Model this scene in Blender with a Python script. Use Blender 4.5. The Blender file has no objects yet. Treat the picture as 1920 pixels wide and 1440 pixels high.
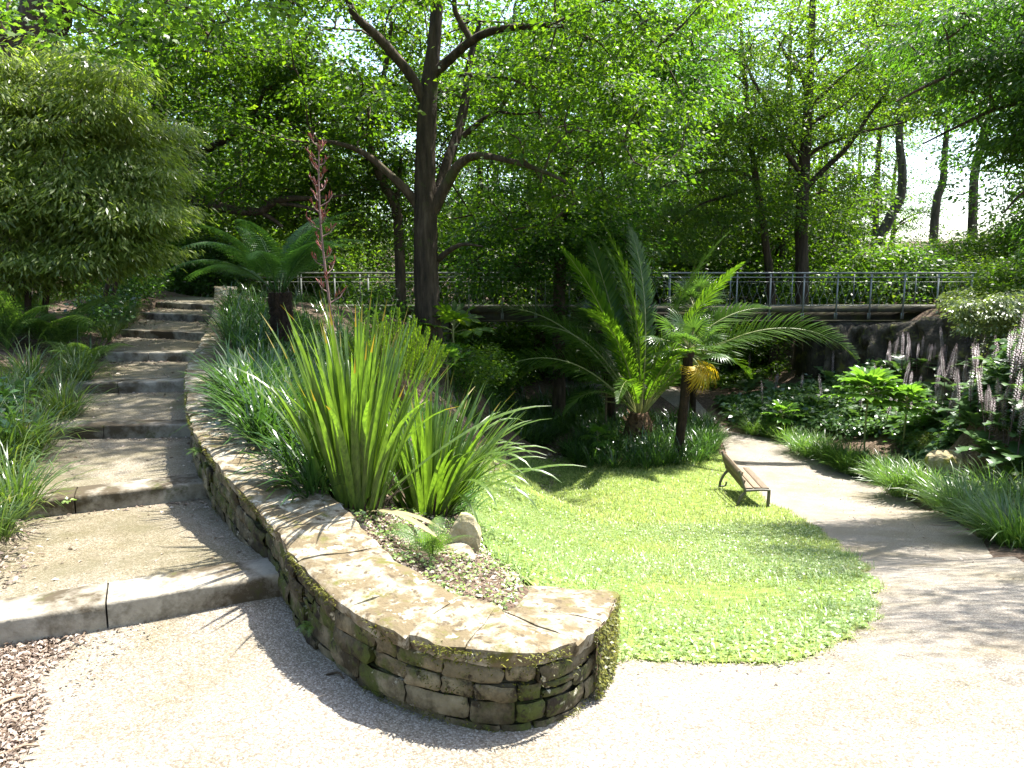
import bpy, math, random
import numpy as np
from mathutils import Vector, Matrix, Euler
from mathutils.geometry import delaunay_2d_cdt

R = math.radians
scene = bpy.context.scene
COL = scene.collection
random.seed(7)
rng = np.random.default_rng(11)

# ------------------------------------------------------------------ camera
CAM_H, PITCH, FPX = 1.65, R(8.45), 1400.0
cam_data = bpy.data.cameras.new('camera')
cam_data.sensor_width = 36.0
cam_data.lens = FPX / 1920 * 36.0
cam_data.clip_start, cam_data.clip_end = 0.05, 2000
cam = bpy.data.objects.new('camera', cam_data)
cam.location = (0, 0, CAM_H)
cam.rotation_euler = (R(90) - PITCH, 0, 0)
COL.objects.link(cam)
scene.camera = cam

# ------------------------------------------------------------------ sky, sun, exposure
SUN_TO = Vector((0.33, 0.26, 0.92)).normalized()      # direction towards the sun
sun_el = math.asin(SUN_TO.z)
sun_az = math.atan2(SUN_TO.x, SUN_TO.y)
world = bpy.data.worlds.new('World')
scene.world = world
world.use_nodes = True
wn, wl = world.node_tree.nodes, world.node_tree.links
bg = wn.get('Background') or wn.new('ShaderNodeBackground')
wo = wn.get('World Output') or wn.new('ShaderNodeOutputWorld')
sky = wn.new('ShaderNodeTexSky')
sky.sky_type = 'NISHITA'
sky.sun_disc = False
sky.sun_elevation = sun_el
sky.sun_rotation = sun_az
sky.air_density = 1.0
sky.dust_density = 2.0
sky.ozone_density = 1.0
wl.new(sky.outputs[0], bg.inputs[0])
wl.new(bg.outputs[0], wo.inputs[0])
bg.inputs[1].default_value = 0.145
sun_data = bpy.data.lights.new('sun', 'SUN')
sun_data.energy = 5.0
sun_data.angle = R(0.55)
sun_data.color = (1.0, 0.965, 0.9)
sun = bpy.data.objects.new('sun', sun_data)
sun.rotation_euler = (-SUN_TO).to_track_quat('-Z', 'Y').to_euler()
sun.location = (10, 8, 30)
COL.objects.link(sun)
scene.view_settings.view_transform = 'Standard'
scene.view_settings.look = 'None'
scene.view_settings.gamma = 1.0
scene.view_settings.exposure = 1.98
scene.view_settings.use_curve_mapping = False
scene.render.engine = 'CYCLES'
scene.cycles.max_bounces = 10
scene.cycles.diffuse_bounces = 5
scene.cycles.glossy_bounces = 3
scene.cycles.transmission_bounces = 6
scene.cycles.use_denoising = True
scene.cycles.sample_clamp_indirect = 6.0

# ------------------------------------------------------------------ object helpers
def link(o, parent=None):
    COL.objects.link(o)
    if parent is not None:
        o.parent = parent
    return o

def tag(o, label=None, cat=None, group=None, kind=None):
    if label: o['label'] = label
    if cat: o['category'] = cat
    if group: o['group'] = group
    if kind: o['kind'] = kind
    return o

def thing(name, label, cat, loc=(0, 0, 0), rotz=0.0, group=None, scale=1.0):
    o = bpy.data.objects.new(name, None)
    o.empty_display_size = 0.1
    o.location = loc
    o.rotation_euler = (0, 0, rotz)
    o.scale = (scale,) * 3
    link(o)
    return tag(o, label, cat, group)

def part(name, mesh, parent, loc=(0, 0, 0), rot=(0, 0, 0), scale=(1, 1, 1)):
    o = bpy.data.objects.new(name, mesh)
    link(o, parent)
    o.location, o.rotation_euler = loc, rot
    o.scale = (scale,) * 3 if not hasattr(scale, '__len__') else scale
    return o

class MB:
    """collects vertices and faces, builds one mesh"""
    def __init__(self):
        self.V, self.F, self.M, self.n = [], [], [], 0
    def add(self, V, F, m=0):
        V = np.asarray(V, float).reshape(-1, 3)
        F = np.asarray(F, np.int64)
        if not len(F): return
        self.V.append(V); self.F.append(F + self.n)
        self.M.append(np.full(len(F), m, np.int32) if np.isscalar(m) else np.asarray(m, np.int32))
        self.n += len(V)
    def mesh(self, name, mats, smooth=False, off=None):
        V = np.concatenate(self.V)
        if off is not None: V = V - np.asarray(off, float)
        me = bpy.data.meshes.new(name)
        me.vertices.add(len(V))
        me.vertices.foreach_set('co', V.astype(np.float32).ravel())
        tot = np.concatenate([np.full(len(f), f.shape[1], np.int32) for f in self.F])
        idx = np.concatenate([f.ravel() for f in self.F]).astype(np.int32)
        start = np.concatenate([[0], np.cumsum(tot)[:-1]]).astype(np.int32)
        me.loops.add(len(idx)); me.loops.foreach_set('vertex_index', idx)
        me.polygons.add(len(tot)); me.polygons.foreach_set('loop_start', start)
        for m in (mats if isinstance(mats, (list, tuple)) else [mats]):
            me.materials.append(m)
        me.polygons.foreach_set('material_index', np.concatenate(self.M))
        if smooth:
            me.polygons.foreach_set('use_smooth', np.ones(len(tot), bool))
        me.update(calc_edges=True)
        return me
    def build(self, name, mats, parent=None, smooth=False, world=True):
        off = np.array(parent.location) if (parent is not None and world) else None
        return link(bpy.data.objects.new(name, self.mesh(name, mats, smooth, off)), parent)

def unit(a):
    a = np.asarray(a, float)
    return a / np.maximum(np.linalg.norm(a, axis=-1, keepdims=True), 1e-9)

def tube(mb, pts, rad, sides=6, m=0, cap=True, wob=0.0):
    P = np.asarray(pts, float); n = len(P)
    rad = np.broadcast_to(np.asarray(rad, float), (n,))
    T = unit(np.gradient(P, axis=0))
    ref = np.array([0.13, 1.0, 0.21]) if abs(T[:, 1]).mean() < .8 else np.array([1.0, .1, .2])
    A = unit(np.cross(T, ref)); B = np.cross(T, A)
    a = np.linspace(0, 2 * np.pi, sides, endpoint=False)
    r = rad[:, None] * (1 + wob * (rng.random((n, sides)) - .5))
    V = P[:, None] + r[..., None] * (A[:, None] * np.cos(a)[:, None] + B[:, None] * np.sin(a)[:, None])
    i = np.arange(n - 1)[:, None] * sides; j = np.arange(sides)[None]; k = (j + 1) % sides
    F = np.stack([i + j, i + k, i + sides + k, i + sides + j], -1).reshape(-1, 4)
    mb.add(V.reshape(-1, 3), F, m)
    if cap:
        c = np.concatenate([V[-1], [P[-1]]])
        mb.add(c, np.stack([np.arange(sides), (np.arange(sides) + 1) % sides, np.full(sides, sides)], -1), m)
        c = np.concatenate([V[0], [P[0]]])
        mb.add(c, np.stack([(np.arange(sides) + 1) % sides, np.arange(sides), np.full(sides, sides)], -1), m)

def smooth_path(pts, k=5):
    """Catmull-Rom through rows of pts (any number of columns)"""
    P = np.asarray(pts, float)
    if len(P) < 3:
        t = np.linspace(0, 1, k + 1)[:, None]
        return P[0] + (P[-1] - P[0]) * t
    Q = np.vstack([2 * P[0] - P[1], P, 2 * P[-1] - P[-2]])
    out = []
    for i in range(1, len(Q) - 2):
        t = np.linspace(0, 1, k, endpoint=False)[:, None]
        a, b, c, d = Q[i - 1], Q[i], Q[i + 1], Q[i + 2]
        out.append(.5 * (2 * b + (c - a) * t + (2 * a - 5 * b + 4 * c - d) * t ** 2 + (3 * b - a - 3 * c + d) * t ** 3))
    out.append(P[-1:])
    return np.vstack(out)

def box(mb, x0, x1, y0, y1, z0, z1, m=0):
    V = [(x, y, z) for z in (z0, z1) for y in (y0, y1) for x in (x0, x1)]
    F = [(0, 2, 3, 1), (4, 5, 7, 6), (0, 1, 5, 4), (2, 6, 7, 3), (0, 4, 6, 2), (1, 3, 7, 5)]
    mb.add(V, F, m)

def leaves(mb, pos, axis, normal, L, W, m=0, fold=0.0):
    """kite-shaped leaves; fold lifts the two side points"""
    pos = np.asarray(pos, float); ax = unit(axis)
    s = unit(np.cross(ax, normal)); nn = np.cross(s, ax)
    L = np.broadcast_to(L, (len(pos),))[:, None]; W = np.broadcast_to(W, (len(pos),))[:, None]
    mid = pos + ax * L * .45 + nn * W * fold
    V = np.stack([pos, mid + s * W * .5, pos + ax * L - nn * L * .08, mid - s * W * .5], 1)
    b = np.arange(len(pos))[:, None] * 4
    mb.add(V.reshape(-1, 3), b + np.array([[0, 1, 2, 3]]), m)

def ribbons(mb, root, az, length, width, pitch, droop, segs=4, q=1.4, prof=None, m=0, keel=0.0, twist=0.0, tipm=None, tipfrac=.0):
    """arching strap leaves: pitch = angle from vertical at the root, droop = added bend to the tip"""
    root = np.asarray(root, float); N = len(root)
    az, length, width, pitch, droop = [np.broadcast_to(np.asarray(a, float), (N,)) for a in (az, length, width, pitch, droop)]
    t = np.linspace(0, 1, segs + 1)
    th = pitch[:, None] + droop[:, None] * t[None] ** q
    tm = .5 * (th[:, 1:] + th[:, :-1])
    st = length[:, None] / segs
    h = np.concatenate([np.zeros((N, 1)), np.cumsum(np.sin(tm) * st, 1)], 1)
    v = np.concatenate([np.zeros((N, 1)), np.cumsum(np.cos(tm) * st, 1)], 1)
    d = np.stack([np.cos(az), np.sin(az), np.zeros(N)], -1)
    C = root[:, None] + d[:, None] * h[..., None] + np.array([0, 0, 1.0]) * v[..., None]
    tw = (np.broadcast_to(np.asarray(twist, float), (N,))[:, None] * t[None])[..., None]
    s0 = np.stack([-np.sin(az), np.cos(az), np.zeros(N)], -1)[:, None]
    nrm = -d[:, None] * np.cos(th)[..., None] + np.array([0, 0, 1.0]) * np.sin(th)[..., None]
    s = s0 * np.cos(tw) + nrm * np.sin(tw)
    if prof is None: prof = np.clip(np.minimum(.55 + t * 1.5, (1 - t) * 1.9 + .03), 0, 1)
    w = (width[:, None] * prof[None] * .5)[..., None]
    if keel:
        V = np.stack([C - s * w + nrm * w * keel, C, C + s * w + nrm * w * keel], 2); K = 3
    else:
        V = np.stack([C - s * w, C + s * w], 2); K = 2
    b = (np.arange(N) * (segs + 1) * K)[:, None, None] + (np.arange(segs) * K)[None, :, None] + np.arange(K - 1)[None, None]
    F = np.stack([b, b + 1, b + K + 1, b + K], -1)
    if tipm is not None:
        mm = np.full(F.shape[:3], m, np.int32)
        sel = rng.random(N) < tipfrac
        mm[sel, -1] = tipm
        m = mm.ravel()
    mb.add(V.reshape(-1, 3), F.reshape(-1, 4), m)

# ------------------------------------------------------------------ materials
def mat(name):
    m = bpy.data.materials.new(name); m.use_nodes = True
    nt = m.node_tree; nt.nodes.clear()
    out = nt.nodes.new('ShaderNodeOutputMaterial')
    return m, nt.nodes, nt.links, out

def node(N, t, **kw):
    n = N.new(t)
    for k, v in kw.items():
        if k.startswith('i_'):
            key = k[2:]
            key = int(key) if key.isdigit() else key.replace('_', ' ')
            n.inputs[key].default_value = v
        else: setattr(n, k, v)
    return n

def ramp(N, stops, interp='LINEAR'):
    r = N.new('ShaderNodeValToRGB'); e = r.color_ramp.elements
    r.color_ramp.interpolation = interp
    while len(e) < len(stops): e.new(.5)
    for el, (p, c) in zip(e, stops):
        el.position = p; el.color = (*c, 1)
    return r

def leaf_mat(name, c1, c2, tfac=.45, rough=.42, tmul=(1.9, 2.0, .75), spec=.45, c3=None, streak=0, patch=None):
    """glossy top, light shining through; colour differs from leaf to leaf"""
    m, N, L, out = mat(name)
    g = N.new('ShaderNodeNewGeometry'); oi = N.new('ShaderNodeObjectInfo')
    st = [(0, c1), (.85, c2)] + ([(1, c3)] if c3 else [])
    r = ramp(N, st); L.new(g.outputs['Random Per Island'], r.inputs[0])
    hv = N.new('ShaderNodeHueSaturation')
    mr = node(N, 'ShaderNodeMapRange'); mr.inputs[3].default_value, mr.inputs[4].default_value = .85, 1.15
    L.new(oi.outputs['Random'], mr.inputs[0]); L.new(mr.outputs[0], hv.inputs['Value']); L.new(r.outputs[0], hv.inputs['Color'])
    col = hv.outputs[0]; tc = N.new('ShaderNodeTexCoord')
    if streak:                                          # fine veins along upright leaves
        mp = node(N, 'ShaderNodeMapping'); mp.inputs['Scale'].default_value = (1, 1, .05); L.new(tc.outputs['Object'], mp.inputs[0])
        ns = node(N, 'ShaderNodeTexNoise', i_Scale=streak, i_Detail=3); L.new(mp.outputs[0], ns.inputs[0])
        rs = ramp(N, [(.35, (.62, .66, .7)), (.62, (1.25, 1.2, 1.1))]); L.new(ns.outputs[0], rs.inputs[0])
        mu = node(N, 'ShaderNodeMix', data_type='RGBA', blend_type='MULTIPLY'); mu.inputs[0].default_value = 1; L.new(col, mu.inputs[6]); L.new(rs.outputs[0], mu.inputs[7]); col = mu.outputs[2]
    if patch:                                           # worn or yellowed places in a sward
        ns = node(N, 'ShaderNodeTexNoise', i_Scale=patch[1], i_Detail=6, i_Roughness=.65); L.new(tc.outputs['Object'], ns.inputs[0])
        rs = ramp(N, [(patch[2], (0, 0, 0)), (patch[3], (.85, .85, .85))]); L.new(ns.outputs[0], rs.inputs[0])
        mu = node(N, 'ShaderNodeMix', data_type='RGBA'); L.new(rs.outputs[0], mu.inputs[0]); L.new(col, mu.inputs[6]); mu.inputs[7].default_value = (*patch[0], 1); col = mu.outputs[2]
    p = node(N, 'ShaderNodeBsdfPrincipled', i_Roughness=rough)
    p.inputs['Specular IOR Level'].default_value = spec
    L.new(col, p.inputs['Base Color'])
    vm = node(N, 'ShaderNodeVectorMath', operation='MULTIPLY'); vm.inputs[1].default_value = tmul
    L.new(col, vm.inputs[0])
    t = N.new('ShaderNodeBsdfTranslucent'); L.new(vm.outputs[0], t.inputs[0])
    mx = node(N, 'ShaderNodeMixShader'); mx.inputs[0].default_value = tfac
    L.new(p.outputs[0], mx.inputs[1]); L.new(t.outputs[0], mx.inputs[2]); L.new(mx.outputs[0], out.inputs[0])
    return m

def rough_mat(name, stops, scale=6, detail=6, rough=.85, bump=.3, bscale=None, stretch=(1, 1, 1), patch=None, pscale=2.0, prange=(.5, .62), spec=.25, bdist=.02):
    """noisy mineral, bark or wood surface with optional patches (moss, lichen) of a second colour"""
    m, N, L, out = mat(name)
    tc = N.new('ShaderNodeTexCoord'); mp = node(N, 'ShaderNodeMapping'); mp.inputs['Scale'].default_value = stretch
    L.new(tc.outputs['Object'], mp.inputs[0])
    n1 = node(N, 'ShaderNodeTexNoise', i_Scale=scale, i_Detail=detail, i_Roughness=.62); L.new(mp.outputs[0], n1.inputs[0])
    r = ramp(N, stops); L.new(n1.outputs[0], r.inputs[0]); c = r.outputs[0]
    oi = N.new('ShaderNodeObjectInfo'); hv = N.new('ShaderNodeHueSaturation')
    mr = node(N, 'ShaderNodeMapRange'); mr.inputs[3].default_value, mr.inputs[4].default_value = .78, 1.22
    L.new(oi.outputs['Random'], mr.inputs[0]); L.new(mr.outputs[0], hv.inputs['Value']); L.new(c, hv.inputs['Color']); c = hv.outputs[0]
    for pc, ps, pr in ([] if not patch else (patch if isinstance(patch, list) else [(patch, pscale, prange)])):
        n2 = node(N, 'ShaderNodeTexNoise', i_Scale=ps, i_Detail=7, i_Roughness=.68); L.new(tc.outputs['Object'], n2.inputs[0])
        r2 = ramp(N, [(pr[0], (0, 0, 0)), (pr[1], (1, 1, 1))]); L.new(n2.outputs[0], r2.inputs[0])
        mx = node(N, 'ShaderNodeMix', data_type='RGBA'); L.new(r2.outputs[0], mx.inputs[0]); L.new(c, mx.inputs[6]); mx.inputs[7].default_value = (*pc, 1); c = mx.outputs[2]
    p = node(N, 'ShaderNodeBsdfPrincipled', i_Roughness=rough); p.inputs['Specular IOR Level'].default_value = spec
    L.new(c, p.inputs['Base Color'])
    n3 = node(N, 'ShaderNodeTexNoise', i_Scale=bscale or scale * 3, i_Detail=5); L.new(mp.outputs[0], n3.inputs[0])
    b = node(N, 'ShaderNodeBump', i_Strength=bump, i_Distance=bdist); L.new(n3.outputs[0], b.inputs['Height']); L.new(b.outputs[0], p.inputs['Normal'])
    L.new(p.outputs[0], out.inputs[0])
    return m

def gravel_mat(name, stops, scale=85, stain=(.17, .15, .085), srange=(.5, .75), dark=.72, sscale=1.3):
    """exposed-aggregate surface: small rounded pebbles in a darker binder, stained in places"""
    m, N, L, out = mat(name)
    tc = N.new('ShaderNodeTexCoord')
    v = node(N, 'ShaderNodeTexVoronoi', i_Scale=scale); v.inputs['Randomness'].default_value = 1
    nz = node(N, 'ShaderNodeTexNoise', i_Scale=scale * .5, i_Detail=2); L.new(tc.outputs['Object'], nz.inputs[0])
    mxv = node(N, 'ShaderNodeMix', data_type='VECTOR'); mxv.inputs[0].default_value = .012
    L.new(tc.outputs['Object'], mxv.inputs[4]); L.new(nz.outputs['Color'], mxv.inputs[5]); L.new(mxv.outputs[1], v.inputs['Vector'])
    sx = N.new('ShaderNodeSeparateColor'); L.new(v.outputs['Color'], sx.inputs[0])
    r = ramp(N, stops); L.new(sx.outputs[0], r.inputs[0])
    rd = ramp(N, [(0.25, (1, 1, 1)), (.62, (dark,) * 3)]); L.new(v.outputs['Distance'], rd.inputs[0])
    mu = node(N, 'ShaderNodeMix', data_type='RGBA', blend_type='MULTIPLY'); mu.inputs[0].default_value = 1
    L.new(r.outputs[0], mu.inputs[6]); L.new(rd.outputs[0], mu.inputs[7])
    n2 = node(N, 'ShaderNodeTexNoise', i_Scale=sscale, i_Detail=8, i_Roughness=.65); L.new(tc.outputs['Object'], n2.inputs[0])
    r2 = ramp(N, [(srange[0], (0, 0, 0)), (srange[1], (.75, .75, .75))]); L.new(n2.outputs[0], r2.inputs[0])
    mx = node(N, 'ShaderNodeMix', data_type='RGBA'); L.new(r2.outputs[0], mx.inputs[0]); L.new(mu.outputs[2], mx.inputs[6]); mx.inputs[7].default_value = (*stain, 1)
    n4 = node(N, 'ShaderNodeTexNoise', i_Scale=.8, i_Detail=9, i_Roughness=.7); L.new(tc.outputs['Object'], n4.inputs[0])
    r4 = ramp(N, [(.46, (.0,) * 3), (.64, (.6,) * 3)]); L.new(n4.outputs[0], r4.inputs[0])
    mm = node(N, 'ShaderNodeMix', data_type='RGBA', blend_type='MULTIPLY'); L.new(r4.outputs[0], mm.inputs[0]); L.new(mx.outputs[2], mm.inputs[6]); mm.inputs[7].default_value = (.66, .62, .40, 1); mx = mm
    p = node(N, 'ShaderNodeBsdfPrincipled', i_Roughness=.8); p.inputs['Specular IOR Level'].default_value = .3
    L.new(mx.outputs[2], p.inputs['Base Color'])
    b = node(N, 'ShaderNodeBump', i_Strength=.5, i_Distance=.006, invert=True); L.new(v.outputs['Distance'], b.inputs['Height']); L.new(b.outputs[0], p.inputs['Normal'])
    L.new(p.outputs[0], out.inputs[0])
    return m

M = {}
M['soil'] = rough_mat('soil', [(.3, (.035, .024, .016)), (.5, (.085, .06, .042)), (.7, (.17, .13, .10))], scale=14, bump=.8, bscale=40, rough=.95, spec=.1)
M['turf'] = rough_mat('turf', [(.35, (.08, .12, .025)), (.6, (.18, .24, .06)), (.75, (.22, .22, .09))], scale=9, bump=.8, bscale=60, rough=.95, spec=.1)
M['path'] = gravel_mat('path_gravel', [(0, (.13, .106, .08)), (.35, (.205, .175, .138)), (.7, (.27, .238, .195)), (1, (.40, .37, .32))], scale=150, srange=(.52, .8), stain=(.14, .11, .07))
M['tread'] = gravel_mat('tread_gravel', [(0, (.11, .088, .06)), (.35, (.18, .15, .105)), (.7, (.24, .205, .15)), (1, (.34, .305, .245))], scale=150, stain=(.085, .075, .035), srange=(.42, .66), sscale=2.2)
M['kerb'] = rough_mat('kerb_stone', [(.3, (.17, .15, .115)), (.55, (.27, .245, .195)), (.75, (.34, .31, .255))], scale=5, bump=.35, bscale=60, patch=[((.06, .046, .027), 2.6, (.42, .57)), ((.06, .062, .018), 5.0, (.58, .68))], bdist=.008)
M['stone'] = rough_mat('wall_stone', [(.28, (.075, .06, .032)), (.5, (.17, .14, .085)), (.72, (.26, .22, .145))], scale=7, bump=.6, bscale=45,
    patch=[((.035, .027, .013), 3.2, (.42, .56)), ((.055, .066, .012), 4.3, (.50, .60)), ((.022, .016, .009), 9.0, (.56, .62)), ((.34, .31, .23), 13.0, (.62, .68))], bdist=.015)
M['coping'] = rough_mat('coping_stone', [(.3, (.16, .13, .085)), (.5, (.255, .225, .165)), (.7, (.35, .32, .26))], scale=11, bump=.6, bscale=50,
    patch=[((.115, .088, .048), 8.0, (.43, .55)), ((.07, .052, .03), 24.0, (.55, .62)), ((.085, .082, .016), 7.0, (.56, .66)), ((.42, .40, .34), 9.0, (.60, .66))], bdist=.012)
M['core'] = rough_mat('wall_mortar', [(.3, (.03, .026, .016)), (.7, (.085, .07, .045))], scale=12, bump=.6)
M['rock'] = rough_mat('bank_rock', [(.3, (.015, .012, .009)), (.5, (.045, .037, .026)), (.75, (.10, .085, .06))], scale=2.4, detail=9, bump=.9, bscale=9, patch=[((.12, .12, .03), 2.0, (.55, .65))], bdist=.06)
M['mossrock'] = rough_mat('mossy_rock', [(.3, (.14, .11, .06)), (.55, (.33, .28, .17)), (.75, (.45, .40, .28))], scale=5, detail=8, bump=.8, patch=[((.22, .2, .035), 4, (.5, .6))], bdist=.03)
M['bark'] = rough_mat('oak_bark', [(.3, (.018, .013, .008)), (.55, (.06, .042, .026)), (.75, (.11, .082, .055))], scale=9, stretch=(1, 1, .16), bump=1, bscale=16, bdist=.05, patch=[((.05, .06, .015), 1.5, (.58, .7))])
M['paleb'] = rough_mat('pale_bark', [(.3, (.05, .042, .03)), (.55, (.12, .10, .07)), (.75, (.2, .17, .13))], scale=7, stretch=(1, 1, .2), bump=.8, bscale=14, bdist=.04)
M['fibre'] = rough_mat('trunk_fibre', [(.3, (.008, .005, .003)), (.55, (.03, .018, .01)), (.8, (.085, .05, .028))], scale=18, stretch=(1, 1, .25), bump=1, bscale=30, bdist=.04)
M['palmbase'] = rough_mat('palm_base', [(.3, (.03, .016, .008)), (.55, (.12, .07, .035)), (.8, (.22, .14, .075))], scale=10, bump=1, bscale=20, bdist=.04)
M['twig'] = rough_mat('dry_twig', [(.3, (.12, .08, .05)), (.7, (.30, .22, .15))], scale=20, bump=.3)
M['wood'] = rough_mat('bench_timber', [(.3, (.10, .07, .045)), (.55, (.17, .13, .09)), (.8, (.24, .19, .14))], scale=6, stretch=(14, 1, 14), bump=.3, rough=.6, bdist=.004)
M['iron'] = rough_mat('bench_iron', [(.3, (.055, .05, .035)), (.7, (.10, .09, .065))], scale=12, bump=.1, rough=.5, spec=.5)
M['steel'] = rough_mat('galvanised_steel', [(.3, (.12, .13, .12)), (.7, (.22, .235, .225))], scale=6, bump=.05, rough=.42, spec=.6)
M['beam'] = rough_mat('weathered_concrete', [(.3, (.03, .028, .02)), (.55, (.07, .065, .045)), (.8, (.12, .105, .07))], scale=3, bump=.4, patch=[((.06, .07, .015), 1.5, (.52, .66))])
# foliage
M['oak'] = leaf_mat('oak_leaf', (.027, .060, .009), (.063, .118, .016), tfac=.55, c3=(.11, .155, .02), tmul=(2.4, 2.5, .55))
M['oakdark'] = leaf_mat('dark_oak_leaf', (.022, .052, .012), (.048, .10, .018), tfac=.54, tmul=(2.3, 2.6, .65))
M['lime'] = leaf_mat('light_green_leaf', (.038, .082, .012), (.085, .148, .022), tfac=.56, c3=(.13, .18, .025), tmul=(2.35, 2.35, .55))
M['larch'] = leaf_mat('fine_green_leaf', (.045, .09, .016), (.10, .16, .03), tfac=.56, c3=(.14, .19, .05), tmul=(1.9, 2.2, .7))
M['olive'] = leaf_mat('olive_leaf', (.085, .125, .03), (.17, .215, .055), tfac=.55, c3=(.25, .28, .10), tmul=(2.0, 2.15, .75), rough=.36, spec=.5)
M['grey'] = leaf_mat('greyish_leaf', (.07, .10, .035), (.15, .19, .08), tfac=.4, rough=.3, spec=.7)
M['under'] = leaf_mat('understorey_leaf', (.032, .07, .012), (.085, .145, .02), tfac=.54, c3=(.13, .17, .02), tmul=(2.0, 2.3, .7))
M['flax'] = leaf_mat('flax_leaf', (.045, .09, .022), (.10, .155, .032), tfac=.45, rough=.3, spec=.6, tmul=(1.75, 2.0, .5), streak=60)
M['flaxtip'] = leaf_mat('flax_leaf_tip', (.13, .13, .02), (.22, .18, .03), tfac=.4, tmul=(1.6, 1.4, .5))
M['flaxdry'] = leaf_mat('dry_flax_leaf', (.30, .25, .12), (.42, .36, .2), tfac=.3, tmul=(1.2, 1.2, .9))
M['pod'] = leaf_mat('flower_pod', (.09, .022, .016), (.22, .055, .032), tfac=.25, tmul=(1.5, 1.2, 1), c3=(.3, .14, .07))
M['stalk'] = rough_mat('flower_stalk', [(.3, (.08, .05, .045)), (.7, (.2, .13, .11))], scale=15, bump=.2)
M['strap'] = leaf_mat('strap_leaf', (.022, .058, .017), (.055, .115, .026), tfac=.35, rough=.25, spec=.65)
M['tuft'] = leaf_mat('path_grass_leaf', (.045, .10, .028), (.10, .175, .045), tfac=.45, rough=.32, spec=.5, c3=(.15, .19, .05))
M['sedge'] = leaf_mat('sedge_leaf', (.03, .06, .016), (.08, .13, .028), tfac=.38, rough=.3, spec=.55, c3=(.16, .16, .05))
M['fern'] = leaf_mat('fern_leaf', (.045, .095, .022), (.10, .165, .036), tfac=.45, rough=.45, spec=.4)
M['treefern'] = leaf_mat('tree_fern_leaf', (.03, .078, .022), (.058, .122, .03), tfac=.5, rough=.45, spec=.4)
M['palm'] = leaf_mat('palm_leaflet', (.034, .082, .014), (.075, .14, .02), tfac=.54, rough=.36, spec=.35, tmul=(2.3, 2.3, .6))
M['rachis'] = rough_mat('palm_rachis', [(.3, (.13, .15, .045)), (.7, (.24, .25, .09))], scale=8, bump=.1, rough=.4, spec=.5)
M['fan'] = leaf_mat('fan_palm_leaf', (.03, .07, .02), (.065, .12, .03), tfac=.42, rough=.28, spec=.6)
M['fanyellow'] = leaf_mat('yellow_fan_leaf', (.36, .26, .015), (.52, .40, .03), tfac=.5, rough=.5, tmul=(1.5, 1.4, .5))
M['fatsia'] = leaf_mat('fatsia_leaf', (.075, .16, .028), (.12, .22, .04), tfac=.45, rough=.22, spec=.7)
M['acanth'] = leaf_mat('acanthus_leaf', (.035, .08, .03), (.075, .135, .045), tfac=.35, rough=.3, spec=.55)
M['spike'] = leaf_mat('acanthus_flower', (.40, .35, .37), (.64, .59, .59), tfac=.3, tmul=(1.15, 1.1, 1.1), c3=(.34, .22, .29))
M['heath'] = leaf_mat('heath_leaf', (.075, .14, .015), (.14, .22, .028), tfac=.52, tmul=(2.2, 2.2, .5))
M['clover'] = leaf_mat('clover_leaf', (.12, .19, .055), (.24, .32, .11), tfac=.35, rough=.36, spec=.5, c3=(.29, .35, .15), tmul=(1.6, 1.8, .9))
M['grass'] = leaf_mat('lawn_grass', (.17, .215, .065), (.30, .34, .13), tfac=.4, rough=.4, c3=(.38, .38, .20), tmul=(1.7, 1.8, .9), patch=((.33, .30, .17), 1.1, .52, .68))
M['moss'] = leaf_mat('moss', (.05, .055, .008), (.125, .125, .018), tfac=.3, c3=(.2, .19, .03))
M['litter'] = leaf_mat('leaf_litter', (.13, .095, .07), (.38, .30, .235), tfac=.2, tmul=(1.1, 1.05, 1), c3=(.52, .46, .40))
M['maple'] = leaf_mat('maple_leaf', (.05, .10, .016), (.10, .17, .026), tfac=.55, rough=.35)
# ------------------------------------------------------------------ survey: sight lines into the place
CP, SP = math.cos(PITCH), math.sin(PITCH)
def ray(px, py):
    u, v = (px - 960) / FPX, (720 - py) / FPX
    return np.array([u, CP + v * SP, -SP + v * CP])
def W(px, py, Y):
    d = ray(px, py); return np.array([0, 0, CAM_H]) + d * (Y / d[1])
def atz(px, py, z):
    d = ray(px, py); return np.array([0, 0, CAM_H]) + d * ((z - CAM_H) / d[2])

class TPS:
    def __init__(self, pts):
        P = np.asarray(pts, float); self.X = P[:, :2]; n = len(P)
        K = self.k(self.X, self.X) + np.eye(n) * .02
        Q = np.hstack([np.ones((n, 1)), self.X])
        A = np.block([[K, Q], [Q.T, np.zeros((3, 3))]])
        self.c = np.linalg.solve(A, np.concatenate([P[:, 2], np.zeros(3)]))
    @staticmethod
    def k(A, B):
        d2 = ((A[:, None] - B[None]) ** 2).sum(-1)
        return .5 * d2 * np.log(d2 + 1e-9)
    def __call__(self, XY):
        XY = np.asarray(XY, float).reshape(-1, 2); out = np.empty(len(XY))
        for i in range(0, len(XY), 20000):
            q = XY[i:i + 20000]
            out[i:i + 20000] = self.k(q, self.X) @ self.c[:-3] + self.c[-3] + q @ self.c[-2:]
        return out

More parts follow.
